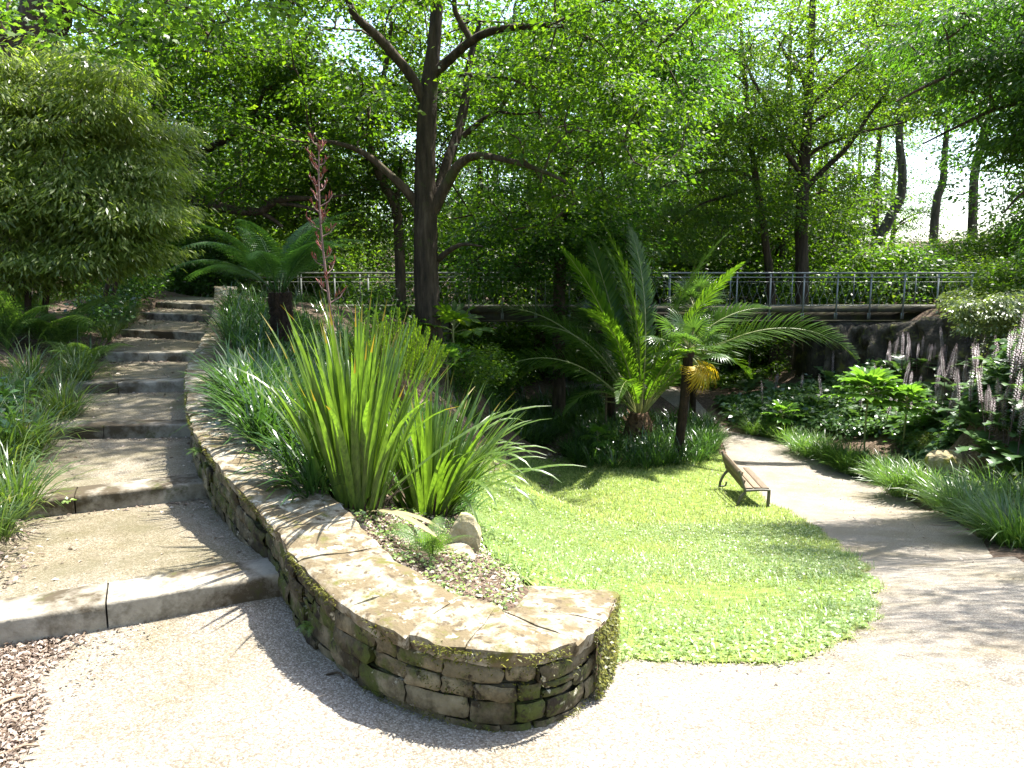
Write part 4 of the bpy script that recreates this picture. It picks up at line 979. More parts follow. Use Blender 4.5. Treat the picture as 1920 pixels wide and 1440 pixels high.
tree('oak_tree', 'slimmer forked tree with its trunk just left of the big oak', [(752, 560, 20.5, 20), (748, 450, 20.5, 19), (742, 390, 20.5, 18), (712, 330, 20.5, 15), (692, 260, 20.5, 13), (705, 200, 20.4, 11), (722, 130, 20.2, 9), (735, 40, 20, 6)],
    [[(742, 390, 20.5, 11), (748, 340, 20.6, 9), (752, 290, 20.8, 6)], [(693, 265, 20.5, 8), (670, 225, 20.4, 7), (648, 190, 20.2, 5), (625, 160, 20, 3)], [(690, 300, 20.5, 7), (650, 310, 20.3, 5), (610, 320, 20, 3)]],
    [((-4.2, 21, 6.8), (3.2, 2.6, 3.4), 100), ((-4.6, 21.5, 3.6), (2.4, 1.6, 1.4), 40)], 'oak', .11, .065, .65, 140, keep=lambda C: ~((np.abs(960 + FPX * C[:, 0] / C[:, 1] - 660) < 40) & (np.abs(C[:, 2] - CAM_H - C[:, 1] * .30) < .03 * C[:, 1])))
tree('oak_tree', 'dark leaning oak behind the tree fern whose long low limb sweeps right over its fronds', [(255, 520, 21, 30), (262, 430, 21, 28), (285, 330, 21, 26), (298, 250, 21, 25), (300, 170, 21, 24), (302, 90, 21, 22), (298, 0, 21, 18), (292, -120, 21, 10)],
    [[(285, 350, 21, 22), (330, 366, 20.5, 21), (390, 382, 20, 19), (440, 394, 19.6, 17), (487, 397, 19.4, 15), (512, 380, 19.2, 13), (545, 372, 19, 11), (590, 372, 18.8, 8), (650, 366, 18.5, 4)],
     [(487, 397, 19.4, 10), (510, 410, 19.3, 8), (530, 425, 19.2, 5)], [(512, 380, 19.2, 8), (560, 386, 19, 7), (600, 398, 18.8, 5), (630, 420, 18.6, 3)],
     [(300, 310, 21, 18), (350, 296, 20.6, 16), (395, 277, 20.2, 14), (440, 250, 19.9, 12), (475, 215, 19.6, 9), (500, 160, 19.4, 5)],
     [(302, 165, 21, 12), (330, 152, 20.8, 10), (360, 150, 20.5, 7), (410, 140, 20, 4)], [(290, 160, 21, 11), (270, 132, 20.8, 10), (252, 108, 20.6, 9), (240, 80, 20.4, 7), (222, 40, 20.2, 4)], [(475, 216, 19.6, 7), (530, 225, 19.3, 6), (580, 255, 19, 5), (630, 266, 18.7, 3)]],
    [((-9.6, 21, 8.5), (5.0, 4, 4.6), 130), ((-7.4, 19.8, 5.2), (3.4, 1.6, 2.6), 90), ((-6.8, 21.5, 3.2), (3.4, 1.6, 1.2), 46)], 'oak', .115, .07, .7, 150)
tree('sycamore_tree', 'massive leaning trunk rising behind the olive shrub at the upper left corner', [(30, 330, 14, 92), (48, 200, 14, 88), (62, 110, 14, 84), (82, 40, 14, 80), (112, -40, 14, 72), (140, -160, 14, 52), (160, -330, 14, 26)],
    [[(60, 150, 14, 30), (0, 60, 13.6, 24), (-60, -20, 13, 14)], [(115, -50, 14, 34), (190, -110, 13, 24), (280, -150, 11.6, 13)]],
    [((-9.5, 15.5, 7.6), (4.2, 3.0, 2.6), 70), ((-12, 16, 4.4), (2.6, 3, 2.6), 60)], 'oakdark', .12, .08, .7, 130, keep=clear_trunk(20, 150, 14.5, z1=6))
tree('slender_tree', 'straight dark trunk with rising side limbs behind the right half of the footbridge', [(1504, 640, 27.5, 25), (1504, 530, 27.5, 24), (1503, 430, 27.5, 23), (1506, 340, 27.5, 22), (1512, 260, 27.5, 19), (1517, 170, 27.5, 16), (1521, 80, 27.5, 13), (1524, 0, 27.5, 11), (1528, -140, 27.5, 6)],
    [[(1512, 352, 27.5, 11), (1545, 318, 27.2, 10), (1580, 285, 26.9, 9), (1606, 252, 26.7, 8), (1632, 212, 26.5, 6), (1660, 176, 26.3, 4)], [(1606, 250, 26.7, 5), (1650, 240, 26.4, 4), (1700, 228, 26, 3)],
     [(1515, 292, 27.5, 8), (1545, 272, 27.3, 7), (1590, 256, 27, 5)], [(1518, 234, 27.5, 8), (1550, 214, 27.3, 7), (1585, 194, 27, 5), (1610, 172, 26.8, 3)], [(1520, 196, 27.5, 7), (1548, 172, 27.3, 6), (1585, 138, 27, 5), (1620, 112, 26.8, 3)],
     [(1500, 322, 27.5, 10), (1474, 285, 27.3, 9), (1455, 245, 27.2, 8), (1440, 200, 27, 7), (1412, 150, 26.8, 6), (1395, 110, 26.6, 3)], [(1500, 290, 27.5, 7), (1470, 250, 27.6, 6), (1440, 225, 27.7, 4), (1400, 205, 27.9, 3)],
     [(1516, 180, 27.5, 8), (1500, 140, 27.6, 7), (1478, 110, 27.7, 6), (1450, 60, 27.8, 3)], [(1522, 130, 27.5, 6), (1560, 90, 27.5, 5), (1600, 50, 27.5, 3)]],
    [((10.5, 27.5, 9.5), (6, 3.4, 3.8), 290), ((9.0, 27.5, 5.6), (3.6, 2, 2.0), 90), ((11.2, 26.6, 3.6), (2.6, 1.2, .9), 34)], 'lime', .12, .062, .72, 120, keep=lambda C: clear_trunk(1480, 1535, 27.4, z1=6.5)(C) & ~((C[:, 0] > 11.8) & (C[:, 2] < 6.4)), tw=.018)
tree('slender_tree', 'thinner leaning trunk beside the straight one with feathery drooping side branches', [(1452, 640, 28.5, 15), (1444, 530, 28.5, 15), (1432, 430, 28.5, 13), (1418, 340, 28.5, 12), (1408, 270, 28.5, 10), (1400, 180, 28.5, 9), (1392, 90, 28.5, 7), (1385, -20, 28.5, 4)],
    [[(1414, 340, 28.5, 8), (1385, 322, 28.2, 7), (1340, 318, 27.8, 6), (1290, 328, 27.4, 4), (1250, 350, 27, 3)], [(1408, 232, 28.5, 7), (1375, 230, 28.2, 6), (1330, 240, 27.8, 5), (1280, 262, 27.4, 3)], [(1412, 215, 28.5, 6), (1380, 190, 28.3, 5), (1350, 180, 28, 3)],
     [(1420, 350, 28.5, 7), (1370, 365, 28, 6), (1310, 385, 27.5, 4), (1262, 420, 27, 3)], [(1402, 160, 28.5, 5), (1360, 130, 28, 4), (1310, 128, 27.6, 3)]],
    [((6.4, 27.8, 6.6), (3.6, 2.2, 4.6), 190), ((6.0, 27.4, 3.0), (2.2, 1.4, 1.2), 40)], 'larch', .10, .022, .75, 300, flat=.25, droop=.7, keep=clear_trunk(1385, 1450, 28.4, z1=7), tw=.015)
tree('ivy_clad_tree', 'dark ivy-wrapped trunk standing at the bridge behind the date palm', [(1048, 720, 23.6, 24), (1048, 600, 23.6, 23), (1050, 500, 23.6, 22), (1052, 400, 23.6, 21), (1058, 300, 23.6, 18), (1050, 180, 23.6, 15), (1062, 40, 23.6, 9), (1068, -120, 23.6, 5)],
    [[(1054, 330, 23.6, 9), (1085, 300, 23.2, 8), (1120, 285, 22.8, 7), (1160, 262, 22.4, 4)], [(1052, 260, 23.6, 9), (1010, 210, 23.4, 7), (980, 150, 23.2, 4)], [(1056, 200, 23.6, 9), (1110, 150, 23.3, 7), (1170, 120, 23, 5), (1230, 60, 22.6, 3)]],
    [((2.6, 23.5, 7.6), (4.2, 3, 4.4), 190), ((1.2, 22.9, 3.4), (2.6, 1.4, 1.3), 46), ((-.3, 23.0, 2.0), (1.7, .7, 1.1), 26), ((3.0, 23.0, 2.0), (1.4, .7, .9), 18)], 'oakdark', .115, .07, .68, 150)
ivy = MB(); n = 2600; t = rng.random(n); az = rng.random(n) * 6.28; px = W(1048, 600, 23.6); zz = -1.6 + t * 6.2; rr = .22 + .22 * rng.random(n) ** 2 + .25 * np.exp(-((zz - 1.5) / .8) ** 2) * rng.random(n)
leaves(ivy, np.column_stack([px[0] + np.cos(az) * rr, 23.6 + np.sin(az) * rr, zz]), np.column_stack([np.cos(az), np.sin(az), -.8 + rng.random(n)]), np.column_stack([np.cos(az), np.sin(az), np.full(n, .7)]), .11, .085, 0, .1)
o = ivy.build('ivy_climber', M['oakdark']); tag(o, 'dense dark ivy wrapped round the trunk behind the date palm', 'ivy')
# the overhanging tree at the right, its trunk beyond the frame
tree('overhanging_tree', 'dark feathery boughs hanging in from the upper right edge', [(2080, 560, 12.5, 60), (2060, 380, 12.5, 56), (2045, 180, 12.5, 48), (2035, -40, 12.5, 38), (2030, -300, 12.5, 16)],
    [[(2045, 170, 12.5, 24), (1960, 100, 12.4, 18), (1860, 110, 12.4, 12), (1760, 150, 12.3, 7), (1680, 190, 12.3, 3)], [(2050, 230, 12.5, 20), (1960, 190, 12.6, 14), (1880, 200, 12.8, 9), (1800, 235, 13, 5), (1730, 270, 13, 3)], [(2050, 330, 12.5, 14), (1980, 330, 12.4, 10), (1920, 360, 12.4, 6), (1880, 400, 12.4, 3)],
     [(2035, -30, 12.5, 28), (1990, -200, 11.5, 22), (1960, -420, 10.2, 10)]],
    [((8.7, 12.4, 4.6), (1.9, 1.4, .62), 85), ((8.2, 12.6, 5.4), (1.8, 1.4, .5), 50), ((9.0, 12.6, 3.7), (1.3, 1.2, .5), 46), ((9.7, 12.4, 2.4), (1.0, 1, .9), 30), ((14.2, 25.6, 8.8), (3.4, 2.2, 1.6), 60), ((8.7, 9.6, 7.6), (3.2, 3.4, 1.4), 120), ((9.5, 12.5, 7.6), (3.4, 2.6, 1.8), 48), ((7.0, 6.0, 7.6), (2.1, 1.9, .9), 60)], 'oakdark', .10, .03, .62, 210, flat=.22, droop=.55, tw=.02)
# slim pale trunks far off on the right, under a gap of open sky
far_t = [([(1620, 560, 40, 20), (1640, 470, 40, 19), (1668, 410, 40, 18), (1688, 370, 40, 16), (1692, 320, 40, 15), (1686, 260, 40, 13), (1690, 180, 40, 9)], 'pale bent trunk curving across the bright gap of sky'),
         ([(1748, 520, 42, 16), (1752, 420, 42, 15), (1758, 370, 42, 14), (1768, 340, 42, 13), (1772, 280, 42, 10), (1780, 190, 42, 7)], 'short leaning trunk in the middle of the bright gap of sky'),
         ([(1822, 500, 41, 18), (1824, 400, 41, 16), (1828, 320, 41, 15), (1842, 260, 41, 13), (1850, 200, 41, 9)], 'forked trunk at the right side of the bright gap of sky'),
         ([(1640, 520, 44, 12), (1642, 420, 44, 11), (1645, 330, 44, 10), (1650, 240, 44, 7)], 'thin straight trunk at the left side of the bright gap of sky')]
for k, (rows, lab) in enumerate(far_t):
    c = W(rows[-1][0], 150 + 20 * (k % 2), rows[0][2])
    tree('distant_tree', lab, rows, [], [(tuple(c), (3.6, 3, 2.0), 70), (tuple(c + np.array([0, 0, 4])), (4, 3, 3), 60)], 'lime', .16, .1, 1.0, 90, bark='paleb', tw=.03)

# background wood: three kinds of tree, copied
def proto_tree(seed, leafm, H=15.0, low=2.5, wide=4.2, n=170, L=.15, per=110):
    global rng
    old, rng = rng, np.random.default_rng(seed); res = {}
    P = smooth_path([(0, 0, -.5), (.1, .05, H * .2), (-.15, .1, H * .45), (.1, -.1, H * .7), (0, 0, H * .95)], 5); r = np.linspace(.27, .03, len(P)); mb = MB(); tube(mb, P, r, 8, wob=.15); res['trunk'] = mb.mesh('trunk', M['bark'], True)
    mb = MB(); sk = [P[4:]]
    for k in range(11):
        i = rng.integers(4, len(P) - 3); a = rng.random() * 6.28; l = wide * (.9 - .5 * i / len(P)); q = smooth_path([P[i], P[i] + np.array([math.cos(a) * l * .4, math.sin(a) * l * .4, l * .28]), P[i] + np.array([math.cos(a + .3) * l, math.sin(a + .3) * l, l * .4])], 4)
        tube(mb, q, np.linspace(r[i] * .55, .015, len(q)), 5); sk.append(q[2:])
    C = np.vstack([ell(int(n * .36), (0, 0, H * .62), (wide, wide, H * .36), .3), ell(int(n * .50), (0, 0, low + 2.6), (wide * .95, wide * .95, 3.0), .3)])
    twigs(mb, np.vstack(sk)[::2], C, .02); res['branches'] = mb.mesh('branches', M['bark'])
    mb = MB(); spray(mb, C, .95, per, L, L * .62); res['crown'] = mb.mesh('crown', M[leafm]); rng = old
    return res
protos = [proto_tree(1, 'oak', 15, 1.6), proto_tree(2, 'lime', 13, 1.2, 3.8), proto_tree(3, 'oakdark', 16, 2.0, 4.6), proto_tree(4, 'under', 12, .8, 3.8)]
wood = [(1010, 29.5, 0), (1460, 33, 0), (-60, 30, 0), (90, 34, 1), (200, 33, 3), (400, 30, 1), (470, 26.5, 0), (540, 34, 3), (640, 40, 0), (600, 29, 1), (900, 33, 0), (860, 44, 1), (990, 38, 3), (1090, 31, 0), (1180, 36, 1), (1250, 44, 0), (1330, 37, 1), (1420, 46, 3), (1520, 40, 1), (1530, 52, 0),
        (1960, 34, 2), (2060, 28, 0), (2200, 22, 2), (750, 52, 2), (330, 46, 0), (60, 48, 2), (-200, 40, 0), (1150, 58, 2), (480, 60, 2), (1400, 62, 0), (2010, 52, 3), (-150, 20, 0), (1350, 33, 3), (1480, 37, 1), (1000, 41, 0), (820, 36, 2), (700, 37, 0), (560, 45, 1), (1280, 50, 2), (1230, 34, 0), (1120, 44, 2), (1590, 60, 0), (1100, 36, 2), (930, 48, 2), (1380, 42, 2), (1660, 64, 2), (280, 40, 2), (430, 38, 2)]
places = [(150, 'behind the olive shrub'), (350, 'behind the head of the stairs'), (560, 'behind the tree fern'), (780, 'behind the flower stalk'), (1000, 'right of the big oak'), (1150, 'behind the ivy-wrapped trunk'), (1300, 'above the date palm'), (1480, 'behind the thin leaning trunk'), (1660, 'behind the straight dark trunk'), (9999, 'at the right edge beyond the bridge end')]
def place_word(px): return next(w for lim, w in places if px < lim)
def wood_label(px, Y, v): return '%s %s woodland tree %s' % ('far' if Y > 42 else 'nearer', ['mid-green', 'light green', 'dark green', 'bushy'][v], place_word(px))
for x, y, v, w in ((-9, -9, 0, 'to the left behind the viewpoint'), (-2.5, -12, 3, 'straight behind the viewpoint'), (4.5, -10, 1, 'to the right behind the viewpoint'), (12, -8, 0, 'far to the right behind the viewpoint'), (-15, -3, 2, 'left of the viewpoint')):  # unseen trees, added to cut skylight on surfaces facing the viewpoint
    o = thing('woodland_tree', 'leafy woodland tree standing ' + w, 'tree', (x, y, Tz(x, y)), x, None, .9)
    for nm, me in protos[v].items():
        q = part(nm, me, o)
        if nm == 'branches': q['kind'] = 'stuff'
for k, (px, Y, v) in enumerate(wood):
    x = (px - 960) / FPX * Y; s = (.85 + .35 * rng.random()) * (.72 if abs(px - 660) < 95 else 1)
    o = thing('woodland_tree', wood_label(px, Y, v), 'tree', (x, Y, Tz(x, Y)), rng.random() * 6.28, 'trees of the background wood', s)
    for nm, me in protos[v].items():
        q = part(nm, me, o)
        if nm == 'branches': q['kind'] = 'stuff'

# ------------------------------------------------------------------ shrubs
def shrub_mesh(seed, leafm, R_=1.4, H=2.2, n=60, per=90, L=.11, Wd=.06, flat=.6, droop=.2, rad=.42):
    global rng
    old, rng = rng, np.random.default_rng(seed); C = ell(n, (0, 0, H * .52), (R_, R_, H * .5), .35); C[:, 2] = np.maximum(C[:, 2], .12)
    mb = MB(); spray(mb, C, rad, per, L, Wd, flat, droop); fo = mb.mesh('foliage', M[leafm]); mb = MB()
    for k in range(9):
        c = C[rng.integers(len(C))]; tube(mb, smooth_path([(0, 0, -.1), (c[0] * .3, c[1] * .3, c[2] * .55), c], 4), np.linspace(.025, .006, 9), 5)
    st = mb.mesh('stems', M['bark']); rng = old
    return fo, st
shr = [shrub_mesh(1, 'under'), shrub_mesh(2, 'lime', 1.3, 2.0), shrub_mesh(3, 'oakdark', 1.5, 1.8), shrub_mesh(4, 'under', 1.2, 1.3, 40, 90, .1, .05)]
def shrub(x, y, v, s, label, group=None, name='shrub', z=None):
    o = thing(name, label, 'shrub', (x, y, Tz(x, y) if z is None else z), rng.random() * 6.28, group, s)
    part('foliage', shr[v][0], o); part('stems', shr[v][1], o)
    return o
for px in range(-40, 2000, 75):
    if 1150 < px < 1200: continue
    Y = 28.5 + 3.5 * rng.random(); x = (px + 30 * rng.random() - 960) / FPX * Y
    v_ = [0, 1, 0, 3, 2][rng.integers(5)] if px > 500 else [2, 0, 3][rng.integers(3)]
    shrub(x, Y, v_, .9 + .55 * rng.random(), ['mid-green', 'light green', 'dark green', 'low'][v_] + (' farther' if Y > 30.2 else ' nearer') + ' shrub in the undergrowth ' + place_word(px), 'shrubs beyond the footbridge')
for px in range(1560, 1990, 52):
    Y = 31 + 5 * rng.random(); x = (px - 960) / FPX * Y
    shrub(x, Y, [1, 1, 3][rng.integers(3)], .9 + .4 * rng.random(), 'tall yellowish shrub below the sky gap, ' + ('its left end' if px < 1680 else 'its middle' if px < 1830 else 'its right end'), 'shrubs below the sky gap', z=max(Tz(x, Y), .2))
for px, Y, v, s, lab in ((1885, 21.5, 1, .8, 'light green bush behind the right end of the handrail'), (1950, 20.5, 0, .9, 'green bush at the right edge above the rock face'), (1830, 27, 1, .8, 'bush just beyond the right end of the footbridge deck')):
    shrub((px - 960) / FPX * Y, Y, v, s, lab)
for (px, py, v, s, lab) in ((905, 640, 1, .6, 'light green bush under the bridge beam right of the big oak trunk'), (960, 660, 0, .8, 'rounded bush half hidden behind the left palm fronds'), (880, 690, 3, .8, 'low leafy bush below the bridge in front of the light green one'), (1400, 640, 1, .6, 'small bright bush below the bridge behind the longest palm frond')):
    g = G(px, py + 40); shrub(g[0], min(g[1], 30), v, s, lab)
# ------------------------------------------------------------------ olive shrub and other named shrubs on the left
def big_shrub(name, label, blobs, leafm, L, Wd, rad, per, stems, flat=.35, droop=.75, tilt=.5, y0=None):
    b = W(*stems[0][0]); z = Tz(b[0], b[1]); o = thing(name, label, 'shrub', (b[0], b[1], z))
    sk = []
    for st in stems:
        P = np.array([W(*s[:3]) for s in st]); P[0, 2] = Tz(P[0, 0], P[0, 1]) - .1; P = smooth_path(P, 4); mb = MB(); tube(mb, P, np.linspace(.05, .012, len(P)), 6, wob=.2); mb.build('stem', M['bark'], o, smooth=True); sk.append(P)
    C = np.vstack([ell(n, W(*c), r, .45) for c, r, n in blobs]); zz = T(C[:, :2]); C = C[C[:, 2] > zz + .25]
    mb = MB(); twigs(mb, np.vstack(sk), C, .012); tag(mb.build('twigs', M['bark'], o), kind='stuff')
    mb = MB(); spray(mb, C, rad, per, L, Wd, flat, droop, tilt=tilt); mb.build('foliage', M[leafm], o)
    return o
wb = [((90, 320, 10.2), (1.35, 1.1, .95), 84), ((215, 390, 10.0), (.8, .8, .55), 38), ((30, 430, 9.8), (1.0, .9, .6), 36), ((130, 190, 10.4), (.75, .7, .34), 26), ((45, 175, 10.4), (.6, .6, .3), 16), ((245, 310, 10.2), (.34, .5, .34), 12), ((190, 250, 10.3), (.5, .6, .3), 18), ((150, 475, 9.8), (.8, .8, .3), 24),
      ((60, 505, 9.8), (1.2, .8, .35), 26), ((275, 405, 10.0), (.3, .4, .2), 8), ((240, 470, 9.9), (.45, .4, .22), 11), ((-20, 250, 10), (.7, .7, .7), 26), ((20, 350, 9.4), (.6, .5, .5), 18)] + [((105 + 170 * math.cos(a_) * k_, 325 - 190 * math.sin(a_) * k_, 10.1 + .4 * math.sin(a_ * 5)), (.20, .3, .12), 3) for a_, k_ in zip(np.linspace(-.5, 2.6, 22), 1 + .24 * np.sin(np.arange(22) * 2.3))]
big_shrub('weeping_shrub', 'large airy olive-green shrub with drooping narrow leaves at the upper left above the ferns', wb,
    'olive', .088, .021, .40, 230, [[(45, 560, 10), (55, 440, 10), (80, 300, 10.2), (110, 200, 10.3)], [(70, 560, 10.2), (110, 430, 10.1), (190, 330, 10)], [(20, 560, 10), (10, 430, 9.8), (-20, 330, 9.8)]], flat=.26)
big_shrub('glossy_shrub', 'pale glossy-leaved shrub between the olive shrub and the leaning oak', [((300, 310, 12.5), (.55, .6, .55), 40), ((275, 400, 12.3), (.55, .6, .4), 30), ((320, 260, 12.6), (.3, .4, .3), 14)],
    'grey', .075, .03, .26, 150, [[(180, 560, 12.6), (235, 430, 12.5), (300, 300, 12.5)], [(195, 555, 12.8), (250, 430, 12.6), (325, 330, 12.5)]], droop=.35)
g = shrub(*G(225, 565)[:2], 2, .55, 'dark green bush left of the head of the stairs'); shrub(*G(330, 548)[:2] + np.array([.4, 1.5]), 0, .7, 'leafy bush closing the view behind the top step')
shrub(*(G(270, 545)[:2] + np.array([0, 3.0])), 2, .9, 'deep shaded bush behind the grass at the stair head'); shrub(-8.2, 20.5, 2, .9, 'dark bush behind the stair head under the low oak limb')
# heath bush: upright plumes of tiny leaves
hb = W(735, 700, 8.9); hz = Tz(hb[0], hb[1]); heath = thing('heath_bush', 'bright yellow-green heath bush with upright plumes behind the flax', 'shrub', (hb[0], hb[1], hz))
mb = MB(); ms = MB(); k = 120
az = rng.random(k) * 6.28; rr = np.sqrt(rng.random(k)) * .62; hh = .58 + .48 * (1 - (rr / .62) ** 2) + .22 * rng.random(k)
for a, r, h in zip(az, rr, hh):
    top = np.array([hb[0] + 1.15 * r * math.cos(a), hb[1] + r * math.sin(a), hz + h - .05]); bot = np.array([hb[0] + .3 * r * math.cos(a), hb[1] + .3 * r * math.sin(a), hz]); tube(ms, [bot, bot * .4 + top * .6 + (0, 0, -.05), top], [.006, .004, .002], 3, cap=False)
    n = 190; t = rng.random(n); P = bot * .4 + top * .6 + (0, 0, -.05); P = P + (top - P) * t[:, None]; b = rng.random(n) * 6.28; w = .05 * (1 - t) + .012
    P = P + np.column_stack([np.cos(b) * w * .4, np.sin(b) * w * .4, np.zeros(n)]); leaves(mb, P, np.column_stack([np.cos(b), np.sin(b), .9 + t * 1.2]), np.column_stack([-np.sin(b), np.cos(b), np.full(n, .3)]), .034, .011)
mb.build('foliage', M['heath'], heath); ms.build('stems', M['twig'], heath)

# ------------------------------------------------------------------ ferns and sedges on the left bank
fnm = [frond_mesh('frond', .85, 19, .21, R(62), R(-92), M['fern'], 7, 10 + k, .14, .7) for k in range(2)]
def fern(px, py, n, s, label, el=0, ofs=(0, 0)):
    g = G(px, py); o = thing('fern', label, 'fern', tuple(g), rng.random() * 6, scale=s)
    for k in range(n): part('frond', fnm[k % 2], o, (0, 0, 0), ((rng.random() - .5) * .4, R(el + 25 * (rng.random() - .6)), k * 2 * math.pi / n + rng.random() * .5), .8 + .4 * rng.random())
    return o
fern(15, 655, 12, 1.25, 'arching fern at the left edge just below the olive shrub'); fern(110, 660, 13, 1.3, 'broad fern spreading beside the fifth and sixth steps'); fern(60, 600, 11, 1.3, 'shaded fern behind the other ferns under the olive shrub'); fern(165, 690, 8, .7, 'small fern overhanging the fourth step')
fern(810, 1052, 6, .36, 'little upright fern in the bed behind the wall', -10)
for (s_, zf_, sc, lab) in ((float(np.interp(.86, WS[:60, 0] * -1, WSL[:60])), .42, .10, 'tiny fern growing from a joint in the wall face'), (float(np.interp(2.02, -WS[:, 0], WSL)), .8, .17, 'little pale fern at the wall foot beside the second step')):
    p, n_, zt = wall_at(np.array([s_]), np.array([-.02])); o = thing('wall_fern', lab, 'fern', (p[0, 0], p[0, 1], float(foot(np.array([s_]))[0] * (1 - zf_) + zt[0] * zf_)), math.atan2(-n_[0, 1], -n_[0, 0]), scale=sc)
    for k in range(5): part('frond', fnm[k % 2], o, (0, 0, 0), (0, R(20 + 12 * rng.random()), R(-60 + 30 * k)), .8 + .5 * rng.random())
def tuft_mesh(name, n, ln, wd, spread, droop, matl, seed, base=.1, segs=5, heads=0):
    global rng
    old, rng = rng, np.random.default_rng(seed); mb = MB(); a = rng.random(n) * 6.28; r = base * np.sqrt(rng.random(n)); u = rng.random(n)
    ribbons(mb, np.column_stack([r * np.cos(a), r * np.sin(a), np.full(n, -.03)]), a + (rng.random(n) - .5) * 1.1, ln * (.55 + .55 * rng.random(n)), wd * (.7 + .6 * rng.random(n)), .06 + spread * u, droop * (.35 + .9 * rng.random(n)), segs, 1.7, np.concatenate([[.6], np.ones(segs - 1), [.06]]) * np.concatenate([np.linspace(1, 1, segs - 1), [.7, 1]]), twist=(rng.random(n) - .5) * 1.2)
    if heads:
        a = rng.random(heads) * 6.28; ribbons(mb, np.zeros((heads, 3)), a, ln * (1.0 + .45 * rng.random(heads)), .0045, .12 + .35 * rng.random(heads), .9 + .9 * rng.random(heads), 7, 3.2, np.ones(8)); 
        # hanging catkins at the stem tips
        ribbons(mb, np.column_stack([np.cos(a) * ln * .75, np.sin(a) * ln * .75, ln * (.65 + .25 * rng.random(heads))]), a, .09, .008, 2.4, .5, 3, 1, np.array([.3, 1, .8, .2]))
    rng = old
    return mb.mesh(name, M[matl])
sed = [tuft_mesh('pendulous_sedge', 190, .62, .009, .75, 1.5, 'sedge', 60 + k, .12, 5, 16) for k in range(2)]
def tuft(name, mesh, px, py, s, label, group=None, cat='grass clump', at=None):
    g = G(px, py) if at is None else np.array([*at, Tz(*at)]); o = bpy.data.objects.new(name, mesh); link(o); o.location = tuple(g); o.rotation_euler = (0, 0, rng.random() * 6.28); o.scale = (s,) * 3
    return tag(o, label, cat, group)
for px, py, s, lab in ((30, 960, .85, 'pendulous sedge at the left edge beside the second step'), (55, 850, .95, 'pendulous sedge drooping over the left end of the third step'), (-10, 880, 1.0, 'pendulous sedge cut by the left edge above the second step'), (120, 785, .9, 'sedge with hanging catkins left of the fourth step'), (10, 780, 1.0, 'dark sedge at the left edge level with the fourth step'),
                       (150, 720, .8, 'sedge tuft overhanging the left end of the fifth step'), (60, 730, 1.0, 'sedge clump behind the others on the left bank'), (-5, 1010, .5, 'small sedge cut by the left edge above the lowest step')):
    tuft('sedge_clump', sed[rng.integers(2)], px, py, s, lab, cat='sedge')
tuft('grass_clump', tuft_mesh('grass_clump', 420, .75, .010, .8, 1.3, 'tuft', 71, .25), 262, 552, 1.05, 'bright fine grass clump leaning over the top step')
tuft('reed_clump', tuft_mesh('reed_clump', 120, 1.3, .016, .28, .5, 'sedge', 72, .3), 412, 548, 1.0, 'tall pale reeds standing behind the far end of the wall')
def mass(name, label, polys, n, ln, wd, matl, spread=.7, droop=1.4, kind='stuff', tufts=22, segs=4, base=.07, lift=0):
    """a mass of strap leaves or stems covering the ground"""
    mb = MB(); poly_list = polys if isinstance(polys[0][0], (list, tuple, np.ndarray)) else [polys]
    for poly in poly_list:
        q = np.array([G(*p)[:2] if np.hypot(*p) > 60 else p for p in poly]); k = max(4, n // tufts // len(poly_list)); c = scatter(q, k); N = k * tufts; a = rng.random(N) * 6.28; r = base * np.sqrt(rng.random(N)); cc = np.repeat(c, tufts, 0)
        XY_ = cc + np.column_stack([r * np.cos(a), r * np.sin(a)]); s = np.repeat(.7 + .55 * rng.random(k), tufts)
        ribbons(mb, np.column_stack([XY_, T(XY_) - .03 + lift]), a + (rng.random(N) - .5) * 1.4, ln * s * (.55 + .6 * rng.random(N)), wd * (.7 + .6 * rng.random(N)), .05 + spread * rng.random(N), droop * (.3 + rng.random(N)), segs, 1.6, np.concatenate([[.7], np.ones(segs - 1), [.06]]), twist=(rng.random(N) - .5))
    o = mb.build(name, M[matl]); return tag(o, label, kind=kind)
mass('strap_leaf_carpet', 'dense dark green strap leaves filling the bed between wall and flax', [[(425, 575), (520, 590), (600, 620), (640, 700), (600, 800), (560, 790), (470, 760), (425, 690)], [(425, 740), (500, 735), (600, 790), (625, 930), (590, 950), (540, 890), (480, 825)]], 12000, .46, .013, 'strap')
mass('strap_leaf_fringe', 'strap leaves between the tree fern and the heath bush', [[(600, 640), (700, 660), (680, 760), (620, 740)], [(430, 545), (520, 560), (640, 580), (640, 640), (480, 600)]], 4500, .5, .012, 'strap')
mass('strap_leaf_ring', 'lush strap-leaved plants ringing the foot of the date palm', [[(1045, 845), (1110, 822), (1200, 835), (1300, 815), (1345, 830), (1352, 858), (1300, 872), (1200, 884), (1090, 880)], [(1085, 800), (1160, 790), (1340, 800), (1340, 830), (1200, 845), (1090, 835)]], 11000, .72, .016, 'strap', .75, 1.3)
mass('shade_grass', 'dark arching grass in the shade left of the date palm', [[(930, 760), (1100, 745), (1150, 780), (1060, 815), (960, 810)]], 7000, .8, .016, 'strap', .7, 1.2)
mass('bank_greenery', 'mixed low greenery on the left bank below the ferns', [[(-120, 720), (60, 690), (190, 650), (150, 760), (90, 860), (-60, 900)], [(-160, 900), (20, 880), (40, 960), (-40, 1010), (-200, 1020)], [(185, 610), (250, 570), (250, 600), (200, 640)]], 4200, .34, .011, 'sedge', .9, 1.3)
mass('slope_greenery', 'rough greenery on the slope under the big oak', [[(620, 600), (830, 620), (900, 700), (840, 760), (760, 740), (640, 690)], [(840, 690), (950, 700), (930, 770), (850, 790)]], 9000, .5, .014, 'strap', .8, 1.2)
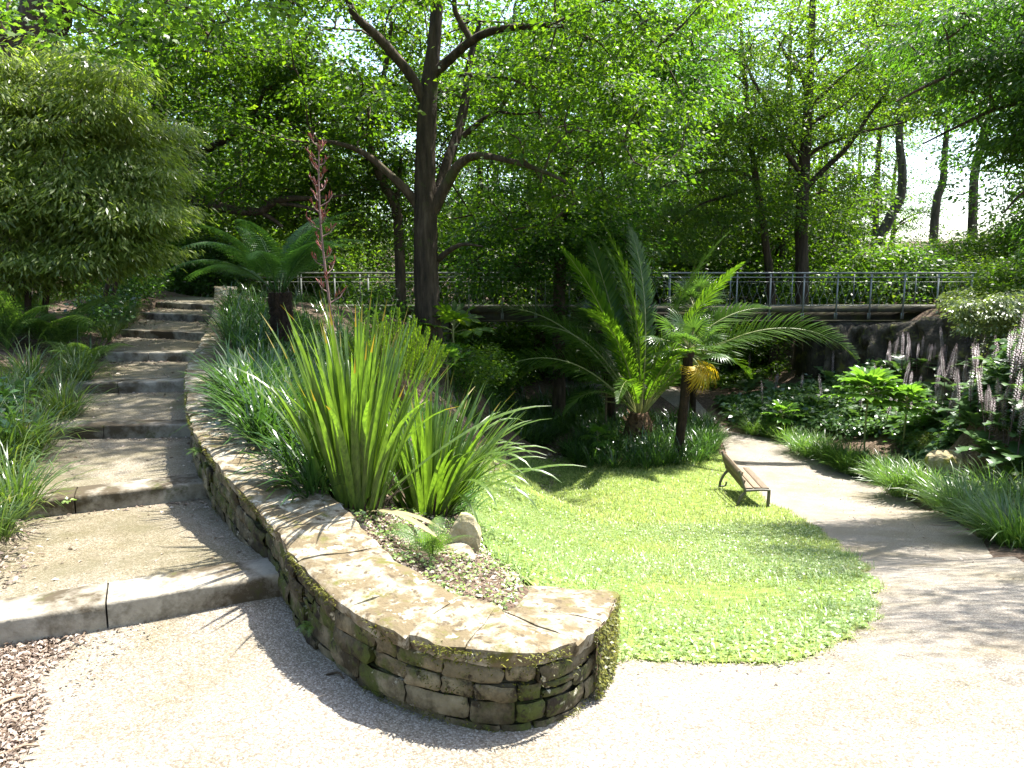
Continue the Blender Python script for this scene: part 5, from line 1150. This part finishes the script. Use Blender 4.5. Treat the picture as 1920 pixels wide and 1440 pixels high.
r0 = tuple(G(2150, 1200)[:2]); r1_ = tuple(G(1960, 1085)[:2])
mass('bank_grass', 'grass covering the slope at the right beyond the path', [[(r0[0] + .7, r0[1] - .6), (r0[0] + 4.5, r0[1] - 1.5), (r0[0] + 5.5, r0[1] + 5), (r1_[0] + 1.6, r1_[1] + 1.5), (r1_[0] + .5, r1_[1])]], 6000, .45, .011, 'tuft', .8, 1.3)
mass('bank_sedge', 'sedge covering the bank left of the lowest steps', [[(-3.9, 3.3), (-6.5, 2.6), (-7.5, 6.5), (-5.2, 6.8), (-4.3, 5.2), (-3.9, 4.3)]], 4200, .4, .010, 'sedge', .85, 1.3)
mass('slope_cover', 'low strap leaves on the slope between the flax and the lawn', [[(-.7, 5.1), (-.35, 5.2), (-.3, 7.5), (-.5, 10), (-.8, 13), (-2.2, 12), (-1.6, 8.5), (-1.1, 6.4)]], 5200, .36, .012, 'strap', .8, 1.2)
# low leafy plants filling gaps
def leafy(name, label, polys, n, L, Wd, hmax, matl, lift=.0, per=9):
    mb = MB()
    for poly in polys:
        q = np.array([G(*p)[:2] for p in poly]); k = n // len(polys); c = scatter(q, k); z = T(c); h = hmax * (.25 + .75 * rng.random(k)); C = np.column_stack([c, z + h + lift])
        spray(mb, C, .16 + hmax * .12, per, L, Wd, .5, .25, tilt=.6)
    return tag(mb.build(name, M[matl]), label, kind='stuff')
leafy('bank_foliage', 'leafy low plants on the left bank beside the upper steps', [[(130, 590), (240, 545), (285, 565), (230, 600), (190, 640)], [(-140, 780), (20, 800), (0, 880), (-160, 920)]], 520, .07, .045, .4, 'strap')
leafy('slope_foliage', 'leafy undergrowth on the slope behind the flax and heath bush', [[(600, 560), (700, 560), (830, 600), (1000, 640), (1000, 720), (860, 740), (720, 690)]], 2200, .12, .065, .6, 'oakdark')
leafy('far_undergrowth', 'undergrowth carpeting the dip under and beyond the footbridge', [[(840, 660), (1040, 650), (1050, 700), (960, 745), (850, 720)], [(1180, 640), (1400, 640), (1480, 700), (1320, 735), (1220, 700)]], 2400, .13, .075, .55, 'under')
leafy('right_undergrowth', 'dark undergrowth between the acanthus plants on the right bank', [[(1350, 760), (1500, 735), (1640, 700), (1660, 820), (1500, 815), (1380, 800)], [(1640, 690), (1930, 660), (2000, 880), (1700, 860)]], 3600, .15, .08, .4, 'acanth')
leafy('bank_top_foliage', 'leafy creepers covering the top of the right bank', [[(1780, 560), (1990, 540), (2000, 640), (1860, 650), (1760, 620)]], 900, .11, .06, .35, 'grey')

# ------------------------------------------------------------------ grass clumps along the right side of the path
tm = [tuft_mesh('grass_clump', 330, .66, .0105, .85, 1.35, 'tuft', 80 + k, .20) for k in range(3)]
edge_tufts = [(1440, 818, .7, 'short dark grass clump between the two at the far bend of the path'), (1525, 856, 1.0, 'second pale grass clump from the path bend facing the bench'), (1572, 872, 1.0, 'pale grass clump just left of the full rounded one'), (1618, 892, 1.0, 'grass clump just right of the full rounded one'), (1665, 908, 1.05, 'grass clump halfway between the fatsia and the mossy boulder'), (1712, 922, 1.0, 'grass clump left below the mossy boulder'), (1760, 942, 1.0, 'grass clump right below the mossy boulder'), (1810, 968, 1.05, 'grass clump just left of the arching one near the right edge'), (1895, 1015, 1.0, 'grass clump just behind the nearest one at the right edge'), (1412, 812, .8, 'smallest grass clump at the far bend of the path'), (1472, 826, .75, 'narrow grass clump just before the far bend of the path'), (1502, 848, 1.0, 'pale grass clump on the path edge level with the top of the bench'), (1548, 862, 1.0, 'grass clump on the path edge beside the bench shadow'), (1592, 884, 1.15, 'full rounded grass clump on the path edge in front of the fatsia stem'),
    (1640, 897, 1.0, 'grass clump on the path edge between the fatsia and the mossy boulder'), (1690, 925, 1.1, 'grass clump on the path edge nearly below the mossy boulder'), (1738, 925, 1.0, 'grass clump close in front of the mossy boulder'), (1785, 958, 1.1, 'broad grass clump on the path edge right of the mossy boulder'), (1832, 978, 1.0, 'arching grass clump near the right edge of the photo'),
    (1872, 1008, 1.0, 'low grass clump hanging over the path near the right edge of the photo'), (1915, 1022, 1.05, 'nearest grass clump cut by the right edge of the photo'), (1860, 935, 1.0, 'grass clump in the second row behind the path edge'), (1925, 960, 1.05, 'rear grass clump cut by the right edge of the photo')]
for k, (px, py, s, lab) in enumerate(edge_tufts): tuft('grass_clump', tm[k % 3], px, py, s * 1.28, lab, 'grass clumps along the path edge')
tuft('grass_clump', tm[1], 0, 0, 1.0, 'big grass clump beyond the right edge', 'grass clumps along the path edge', at=(6.1, 6.9))
fern(1905, 905, 9, .8, 'soft fern among the grass at the right edge'); fern(1700, 905, 8, .55, 'small fern in front of the mossy boulder')

# ------------------------------------------------------------------ acanthus on the right bank
def acanth_leaf(seed, L):
    q = np.random.default_rng(seed); n = 15; t = np.linspace(0, 1, n); th = R(66) - R(95) * t ** 1.25; st = L / (n - 1); P = np.vstack([[0, 0, 0], np.cumsum(np.column_stack([np.cos(th[:-1]) * st, np.zeros(n - 1), np.sin(th[:-1]) * st]), 0)])
    w = L * .25 * np.clip(np.sin(np.clip((t - .18) / .82, 0, 1) * math.pi * .93 + .12), .03, 1); w[t < .2] = .008; w = np.where((np.arange(n) % 2 == 0) & (t > .22), w * .42, w); w[-1] = .004
    V = []
    for i in range(n):
        tg = P[min(i + 1, n - 1)] - P[max(i - 1, 0)]; f = .18 * w[i]; V += [P[i] + (tg[0] * .6 * (w[i] > .03), -w[i], f), P[i], P[i] + (tg[0] * .6 * (w[i] > .03), w[i], f)]
    mb = MB(); mb.add(V, [(i * 3 + j, i * 3 + j + 1, i * 3 + j + 4, i * 3 + j + 3) for i in range(n - 1) for j in range(2)]); return mb.mesh('leaf', M['acanth'])
acl = [acanth_leaf(k, .62 + .12 * k) for k in range(3)]
def spike_mesh(seed, h):
    global rng
    old, rng = rng, np.random.default_rng(seed); mb = MB(); P = np.column_stack([np.linspace(0, .05, 8), np.zeros(8), np.linspace(0, h, 8)]); tube(mb, P, np.linspace(.011, .006, 8), 5, m=1)
    n = 90; z = h * (.45 + .55 * np.linspace(0, 1, n) ** .9); a = np.arange(n) * 2.4; w = .038 * np.clip((h * 1.04 - z) / (h * .2), .25, 1); C = np.column_stack([.05 * z / h + np.cos(a) * .012, np.sin(a) * .012, z])
    leaves(mb, C, np.column_stack([np.cos(a), np.sin(a), np.full(n, .45)]), np.column_stack([-np.cos(a) * .6, -np.sin(a) * .6, np.ones(n)]), w * 1.15, w * .85, 0, .25); rng = old
    return mb.mesh('flower_spike', [M['spike'], M['stalk']])
spk = [spike_mesh(k, 1.0 + .14 * k) for k in range(3)]
AC = [(1500, 752, 1, 0), (1385, 770, 0, 1), (1430, 785, 1, 1), (1450, 752, 1, 1), (1545, 775, 1, 1), (1560, 730, 1, 1), (1600, 745, 0, 1), (1655, 722, 2, 2), (1690, 705, 3, 2), (1735, 700, 3, 2), (1790, 705, 2, 2), (1840, 700, 1, 2), (1700, 760, 2, 2), (1750, 760, 3, 2), (1800, 755, 3, 3), (1850, 752, 4, 3), (1890, 735, 2, 3),
      (1925, 770, 2, 3), (1740, 815, 2, 3), (1790, 815, 4, 3), (1830, 805, 3, 3), (1875, 810, 3, 3), (1920, 835, 2, 3), (1680, 815, 1, 3), (1850, 860, 1, 3), (1905, 880, 1, 3), (1505, 800, 0, 1), (1610, 800, 1, 1), (1640, 770, 1, 2), (1400, 740, 1, 1)]
where = {0: 'in deep shade by the path bend', 1: 'in shade left of the fatsia', 2: 'high against the dark rock', 3: 'in the sunlit spikes at right'}
ordw = ['leftmost', 'second', 'third', 'fourth', 'fifth', 'sixth', 'seventh', 'eighth', 'ninth', 'tenth', 'eleventh', 'twelfth', 'thirteenth', 'fourteenth']
acn = {}
for w_ in where:
    for j_, k_ in enumerate(sorted([i for i, a_ in enumerate(AC) if a_[3] == w_], key=lambda i: AC[i][0])): acn[k_] = ordw[j_] + (' from left' if j_ else '')
for k, (px, py, ns, wh) in enumerate(AC):
    ns += 2 * (wh >= 2); g = G(px, py); o = thing('acanthus', '%s acanthus with %s, %s' % (acn[k], ['no spike', 'one spike', 'two spikes', 'three spikes', 'four spikes', 'five spikes', 'six spikes'][ns], where[wh]), 'acanthus', tuple(g), rng.random() * 6.28, 'acanthus plants on the right bank', .85 + .35 * rng.random())
    for j in range(13): part('leaf', acl[(j + k) % 3], o, (0, 0, 0), (0, R(-22 + 44 * rng.random()), j * 2.4 + rng.random() * .4), .75 + .5 * rng.random())
    for j in range(ns): a = rng.random() * 6.28; part('flower_spike', spk[(j + k) % 3], o, (math.cos(a) * .3 * (j > 0), math.sin(a) * .3 * (j > 0), 0), ((rng.random() - .5) * .34, (rng.random() - .5) * .34, rng.random() * 6), .86 + .42 * rng.random())

# ------------------------------------------------------------------ fatsia with palmate leaves
def palmate(name, r, lobes, matl, seed):
    q = np.random.default_rng(seed); mb = MB(); tube(mb, [(0, 0, 0), (r * .5, 0, r * .12), (r * 1.0, 0, r * .05)], [.006, .005, .004], 4, m=1, cap=False); c = np.array([r * 1.0, 0, r * .05])
    for a in np.linspace(-2.3, 2.3, lobes):
        l = r * (1 - .25 * (abs(a) / 2.3) ** 2); d = np.array([math.cos(a), math.sin(a), 0]); s = np.array([-math.sin(a), math.cos(a), 0]); w = l * .21; V = []
        for m, ww, z in ((0, .12, 0), (.28, .5, .02), (.62, 1, .0), (.85, .62, -.06), (1, .03, -.14)):
            P = c + d * l * m + np.array([0, 0, z * l]); V += [P - s * w * ww + (0, 0, .012), P, P + s * w * ww + (0, 0, .012)]
        mb.add(V, [(i * 3 + j, i * 3 + j + 1, i * 3 + j + 4, i * 3 + j + 3) for i in range(4) for j in range(2)])
    return mb.mesh(name, [M[matl], M['rachis']])
fl = [palmate('leaf', .22 + .03 * k, 9, 'fatsia', k) for k in range(2)]; fl2 = [palmate('leaf', .34, 7, 'lime', 7)]
def fatsia(px, py, h, n, s, label, lv=None, name='fatsia'):
    g = G(px, py); o = thing(name, label, 'shrub', tuple(g), rng.random() * 6.28); lv = lv or fl; mb = MB(); tube(mb, smooth_path([(0, 0, -.1), (.02, .01, h * .5), (0, .02, h)], 4), .022, 7); part('stem', mb.mesh('stem', M['rachis'], True), o)
    for k in range(n):
        u = k / n; az = k * 2.4; part('leaf', lv[k % len(lv)], o, (0, 0, h - .25 * u ** 2 * min(h, 1)), ((rng.random() - .5) * .3, R(-62 + 75 * u), az), s * (.7 + .5 * u))
    return o
fatsia(1620, 862, 1.8, 24, 2.0, 'tall sunlit fatsia with an umbrella of glossy palmate leaves'); fatsia(1692, 856, 1.45, 18, 1.5, 'shaded fatsia just right of the tall sunlit one'); fatsia(1465, 812, .6, 13, 1.3, 'low fatsia near the bend of the path'); fatsia(1120, 858, .62, 12, 1.1, 'low fatsia left of the date palm trunk')
g_ = fatsia(852, 702, 1.15, 9, 1.5, 'bright yellow-green big-leaved plant beside the big oak trunk', fl2, 'big_leaf_plant')
fatsia(838, 735, .7, 10, 1.5, 'shaded dark palmate plant at the foot of the big oak', fl)
cs = G(1745, 862); mb = MB(); k = 150; a = rng.random(k) * 6.28
ribbons(mb, np.column_stack([np.cos(a) * .1, np.sin(a) * .1, np.zeros(k)]), a, .35 + .4 * rng.random(k), .004, .2 + .8 * rng.random(k), .5, 4, m=1, prof=np.ones(5)); C = ell(46, (0, 0, .48), (.55, .5, .2), .4); spray(mb, C, .16, 130, .03, .008, .4, .1)
bb = thing('wiry_shrub', 'wiry brown-stemmed shrub with yellowish tips beside the mossy boulder', 'shrub', tuple(cs)); part('foliage', mb.mesh('foliage', [M['olive'], M['stalk']]), bb)
# pale creeper cascading at the right end of the bridge
for (px, py, Y, r, n, lab) in ((1865, 590, 17.6, (.95, .6, .5), 60, 'pale sunlit shrub cascading over the rock at the right end of the bridge'), (1915, 640, 17.0, (.5, .5, .45), 26, 'small pale shrub below the cascading one at the right edge')):
    c = W(px, py, Y); o = thing('cascading_shrub', lab, 'shrub', (c[0], c[1], c[2] - .6)); C = ell(n, c, r, .4); mb = MB(); spray(mb, C, .26, 150, .075, .034, .4, .6); mb.build('foliage', M['grey'], o)
    mb = MB(); twigs(mb, np.array([c + (0, .2, -.4), c + (.5, .2, -.2), c + (-.4, .2, -.2)]), C, .008); mb.build('stems', M['twig'], o)

# ------------------------------------------------------------------ lawn grass, clover, weeds, litter
lawn_a = np.array(lawn); mb = MB()
def lawn_pts(n, y0, y1):
    q = scatter(lawn_a, int(n * 3)); return q[(q[:, 1] > y0) & (q[:, 1] < y1)][:n]
for n, y0, y1, l, w in ((42000, 2.5, 6.2, .042, .0042), (42000, 6.2, 11, .055, .008), (26000, 11, 19, .07, .014)):
    q = lawn_pts(n, y0, y1); k = len(q); ribbons(mb, np.column_stack([q, T(q)]), rng.random(k) * 6.28, l * (.5 + rng.random(k)), w, .1 + .9 * rng.random(k), .8 * rng.random(k), 2, prof=np.array([1, .8, .08]))
e = resample(np.array(lawn_edge), .004, False); e = e + (rng.random(e.shape) - .55) * .09
ribbons(mb, np.column_stack([e, T(e) - .005]), rng.random(len(e)) * 6.28, .03 + .04 * rng.random(len(e)), .006, .2 + .9 * rng.random(len(e)), .8 * rng.random(len(e)), 2, prof=np.array([1, .8, .08]))
tag(mb.build('lawn_grass', M['grass']), 'short bright grass of the sloping lawn', kind='stuff')
mb = MB()
for n, y0, y1, r in ((15000, 2.5, 6.2, .011), (15000, 6.2, 12, .017)):
    q = lawn_pts(n, y0, y1); q = q[(np.sin(q[:, 0] * 2.3 + 1) + np.sin(q[:, 1] * 1.9) + rng.random(len(q)) * 2.2) > .3]; k = len(q); z = T(q) + .018 + .022 * rng.random(k); az = rng.random(k) * 6.28
    for j in range(3):
        a = az + j * 2.09; d = np.column_stack([np.cos(a), np.sin(a), .1 + .5 * (rng.random(k) - .5)]); leaves(mb, np.column_stack([q, z]), d, np.array([0, 0, 1.0]) + rng.normal(size=(k, 3)) * .3, r * 1.6, r * 1.5, 0, .1)
tag(mb.build('clover', M['clover']), 'low clover growing through the lawn', kind='stuff')
e = resample(np.array(lawn_edge)[:60], .02, False); mb = MB()
for k_ in range(5):
    q = e + (np.mean(lawn_a, 0) - e) * (rng.random((len(e), 1)) * .07 - .004) + (rng.random(e.shape) - .5) * .05; q = q[rng.random(len(q)) < .75]; k = len(q); az = rng.random(k) * 6.28; z = T(q) + .008 + .02 * rng.random(k)
    for j in range(3):
        a = az + j * 2.09; leaves(mb, np.column_stack([q, z]), np.column_stack([np.cos(a), np.sin(a), .3 * (rng.random(k) - .2)]), np.array([0, 0, 1.0]) + rng.normal(size=(k, 3)) * .35, .017 + .012 * rng.random(k), .02, 0, .1)
e = resample(np.array(lawn[len(_e) - 1:] + lawn[:1]), .006, False); e = e + (rng.random(e.shape) - .5) * .14; k = len(e)
ribbons(mb, np.column_stack([e, T(e) - .01]), rng.random(k) * 6.28, .04 + .08 * rng.random(k), .006, .1 + .9 * rng.random(k), 1.2 * rng.random(k), 3, prof=np.array([.8, 1, .8, .08]))
c = lawn_pts(260, 2.5, 9); c = np.repeat(c, 26, 0) + rng.normal(size=(len(c) * 26, 2)) * .05; k = len(c)
ribbons(mb, np.column_stack([c, T(c)]), rng.random(k) * 6.28, .05 + .08 * rng.random(k), .005, .2 + .8 * rng.random(k), 1.2 * rng.random(k), 3, prof=np.array([.8, 1, .8, .08]))
tag(mb.build('lawn_fringe', M['clover']), 'ragged clover and taller grass tufts along the lawn edge', kind='stuff')
mb = MB(); bed = np.array([wall_at(s, .40)[0] for s in np.linspace(.25, 4.2, 20)] + [G(620, 960)[:2], G(760, 960)[:2], G(880, 980)[:2], G(900, 1030)[:2], G(980, 1090)[:2]])
q = scatter(bed, 700); k = len(q); spray(mb, np.column_stack([q, T(q) + .015 + .02 * rng.random(k)])[:420], .035, 7, .017, .012, .35, .1); tag(mb.build('bed_weeds', M['clover']), 'small weeds sprouting on the bare soil behind the wall', kind='stuff')
mb = MB()
def litter(poly, n, l=.03, up=.01):
    q = scatter(np.array(poly), n); k = len(q); a = rng.random(k) * 6.28; leaves(mb, np.column_stack([q, T(q) + .008 + up * rng.random(k)]), np.column_stack([np.cos(a), np.sin(a), (rng.random(k) - .5) * .7]), np.array([0, 0, 1.0]) + rng.normal(size=(k, 3)) * .5, l * (.4 + rng.random(k)), l * .45 * (.5 + rng.random(k)), 0, .3)
litter(bed, 2600, .03); litter([G(*p)[:2] for p in ((-120, 1190), (140, 1183), (165, 1200), (80, 1270), (90, 1350), (45, 1440), (-90, 1520), (-300, 1400))], 5200, .026); litter(lawn_a, 150, .035, .05); litter([G(*p)[:2] for p in ((-150, 940), (60, 985), (70, 1050), (0, 1130), (-150, 1110))], 700, .035)
litter([G(*p)[:2] for p in ((100, 1180), (330, 1130), (330, 1150), (120, 1330))], 160, .02); litter([G(*p)[:2] for p in ((940, 860), (1050, 810), (1060, 860), (900, 900))], 700, .09, .02)
litter([G(*p)[:2] for p in ((1400, 850), (1560, 880), (1700, 960), (1920, 1090), (1920, 1130), (1640, 990), (1500, 900))], 260, .035, .004)
e_ = resample(np.array(lawn_edge)[:60], .012, False); k = len(e_); ct = np.mean(lawn_a, 0); q = e_ + (e_ - ct) * (rng.random((k, 1)) ** 2 * .05 - .004) + (rng.random((k, 2)) - .5) * .06; a = rng.random(k) * 6.28
leaves(mb, np.column_stack([q, T(q) + .010]), np.column_stack([np.cos(a), np.sin(a), (rng.random(k) - .5) * .3]), np.array([0, 0, 1.0]) + rng.normal(size=(k, 3)) * .4, .012 + .022 * rng.random(k), .009, 0, .3)
pp = np.array(path_poly); q = scatter(pp, 700); k = len(q); a = rng.random(k) * 6.28; leaves(mb, np.column_stack([q, T(q) + .012]), np.column_stack([np.cos(a), np.sin(a), np.zeros(k)]), np.array([0, 0, 1.0]) + rng.normal(size=(k, 3)) * .3, .006 + .014 * rng.random(k), .006, 0, .2)
for i in range(8):                                      # crumbs and leaves gathered on the treads
    Pr, Pl, z = STEPS[i]; d = unit(Pl - Pr); iw = np.array([-d[1], d[0], 0]); iw = iw if iw[1] > 0 else -iw
    if i < 7: Qr, Ql, z2 = STEPS[i + 1]; zb = z2 - RISER
    else: Qr, Ql, zb = np.array([-6.0, 17.4, 0]), np.array([-9.2, 18.6, 0]), z
    for n, us, vs in ((130, 1 - rng.random(130) ** 2 * .5, .16 + .82 * rng.random(130)), (60, rng.random(60), .985 - .06 * rng.random(60) ** 2), (40, rng.random(40) ** 3 * .3, .2 + .8 * rng.random(40)), (16, rng.random(16), .2 + .75 * rng.random(16))):
        A = Pr + (Pl - Pr) * us[:, None]; B = Qr + (Ql - Qr) * us[:, None]; q = A * (1 - vs[:, None]) + B * vs[:, None]; q[:, 2] = z * (1 - vs) + zb * vs + .004 + .03 * np.maximum(0, us - .8); a = rng.random(n) * 6.28; l = (.012 + .03 * rng.random(n)) * (1 if i < 3 else 1.4)
        leaves(mb, q, np.column_stack([np.cos(a), np.sin(a), (rng.random(n) - .4) * .4]), np.array([0, 0, 1.0]) + rng.normal(size=(n, 3)) * .35, l, l * .5, 0, .25)
tag(mb.build('leaf_litter', M['litter']), 'dry leaves and chips lying on soil, steps and paving', kind='stuff')
# dead twigs at the lower left, a dark stick at the wall foot, a weed on the lowest kerb
for (a, b, r, lab) in (((-20, 1335), (52, 1310), .011, 'thick pale dead branch lying at the left edge'), ((60, 1245), (110, 1240), .003, 'thin curved dead twig on the litter below the kerb'), ((140, 1208), (162, 1185), .003, 'short dead twig leaning at the kerb end'), ((-10, 1425), (75, 1400), .006, 'pale stick lying in the bottom left corner'), ((612, 1268), (645, 1276), .006, 'short black stick at the foot of the wall'), ((1745, 985), (1800, 990), .006, 'thin twig lying across the path edge by the grass')):
    A, B = G(*a), G(*b); m_ = (A + B) / 2 + np.array([.01, .015, .012]); mb = MB(); tube(mb, smooth_path([A + (0, 0, r), m_ + (0, 0, r), B + (0, 0, r)], 4), np.linspace(r, r * .5, 9), 6, wob=.3); tag(mb.build('dead_twig', M['twig'] if 'black' not in lab else M['bark']), lab, 'twig')
kp = STEPS[0][0] + (STEPS[0][1] - STEPS[0][0]) * .80; g0 = np.array(G(148, 1163)); mb = MB(); spray(mb, np.array([[g0[0], g0[1] - .02, g0[2] + .03]]), .03, 14, .022, .018, .6, -.3); tag(mb.build('weed', M['clover']), 'small round-leaved weed at the foot of the lowest kerb', 'weed')
mb = MB(); g0 = np.array(G(130, 945)); spray(mb, np.array([[g0[0], g0[1] - .02, g0[2] + .03]]), .03, 12, .02, .016, .6, -.3); tag(mb.build('weed', M['clover']), 'tiny weed on the face of the second step', 'weed')
# yellow-green creeper matting the hooked end of the wall
mb = MB(); n = 1500; s_ = rng.random(n) ** .8 * .48; h_ = rng.random(n); p, n_, zt = wall_at(s_, -.02 - .02 * rng.random(n)); f0 = foot(s_)
nl = -np.column_stack([n_, np.zeros(n)]); leaves(mb, np.column_stack([p, f0 + .05 + (zt - f0 - .08) * h_]), nl * .5 + rng.normal(size=(n, 3)) * .5 + np.array([0, 0, -.6]), nl + (0, 0, .5), .018, .011, 0, .1)
for k in range(46):
    s0 = rng.random() * .46; ss_ = s0 + np.cumsum((rng.random(6) - .5) * .03); p, n_, zt = wall_at(np.clip(ss_, 0, 1), np.full(6, -.025)); f0 = foot(np.clip(ss_, 0, 1)); tube(mb, np.column_stack([p, f0 + (zt - f0) * np.linspace(.98, .1 + .5 * rng.random(), 6)]), .003, 4, m=1, cap=False)
o = mb.build('creeper', [M['moss'], M['twig']]); tag(o, 'yellow-green creeper matting the hooked end of the wall', 'creeper')
# maple boughs with clear lobed leaves at the top left
def maple_leaves(mb, pos, axis, nrm, r):
    ax = unit(axis); s = unit(np.cross(ax, nrm)); n = len(pos); an = np.array([0, 22, 45, 70, 100, 130, 165, 195, 230, 260, 290, 315, 338]) * math.pi / 180; rad = np.array([1, .5, .85, .42, .7, .38, .3, .3, .38, .7, .42, .85, .5])
    r = np.broadcast_to(r, (n,)); c = np.asarray(pos) + ax * r[:, None] * .4; V = c[:, None] + (ax[:, None] * (np.cos(an) * rad)[None, :, None] + s[:, None] * (np.sin(an) * rad)[None, :, None]) * r[:, None, None]; V = np.concatenate([V, c[:, None]], 1); k = len(an)
    f = np.stack([np.arange(k), (np.arange(k) + 1) % k, np.full(k, k)], -1); mb.add(V.reshape(-1, 3), (np.arange(n)[:, None, None] * (k + 1) + f[None]).reshape(-1, 3))
mp_ = thing('maple_tree', 'near maple boughs with clear lobed leaves dipping in at the upper left', 'tree', (-7.6, 6.6, Tz(-7.6, 6.6)))
mb = MB(); tube(mb, smooth_path([(-7.6, 6.6, Tz(-7.6, 6.6) - .2), (-7.5, 6.7, 2.5), (-7.2, 6.9, 4.6), (-6.9, 7.2, 6.8)], 5), np.linspace(.2, .1, 16), 10, wob=.15); mb.build('trunk', M['bark'], mp_, smooth=True)
lims = [[(-7.2, 6.9, 4.6), (-6.3, 7.6, 4.9), (-5.3, 8.3, 4.8), (-4.5, 8.8, 4.45)], [(-6.9, 7.2, 6.0), (-5.8, 7.8, 6.0), (-4.6, 8.2, 5.6), (-3.9, 8.4, 5.2)], [(-7.3, 6.9, 4.3), (-6.6, 8.0, 4.7), (-6.2, 8.9, 4.75)]]
sk = []
for l in lims:
    P = smooth_path(l, 5); mb = MB(); tube(mb, P, np.linspace(.045, .01, len(P)), 6); mb.build('limb', M['bark'], mp_, smooth=True); sk.append(P)
sk = np.vstack(sk); C = sk[rng.integers(4, len(sk), 60)] + rng.normal(size=(60, 3)) * np.array([.4, .4, .22]); C = np.vstack([C, ell(26, W(90, 15, 9.0), (1.5, .6, .35)), ell(22, W(420, 10, 9.0), (1.0, .6, .28)), ell(14, W(215, 60, 9.0), (.5, .5, .25))])
mb = MB(); twigs(mb, sk[::2], C, .007); tag(mb.build('twigs', M['bark'], mp_), kind='stuff')
n = 16; pos = np.repeat(C, n, 0) + rng.normal(size=(len(C) * n, 3)) * np.array([.2, .2, .1]); mb = MB(); maple_leaves(mb, pos, rng.normal(size=(len(pos), 3)) * np.array([1, 1, .3]) + (0, 0, -.45), np.array([0, 0, 1.0]) + rng.normal(size=(len(pos), 3)) * .45, .05 + .035 * rng.random(len(pos))); mb.build('crown', M['maple'], mp_)
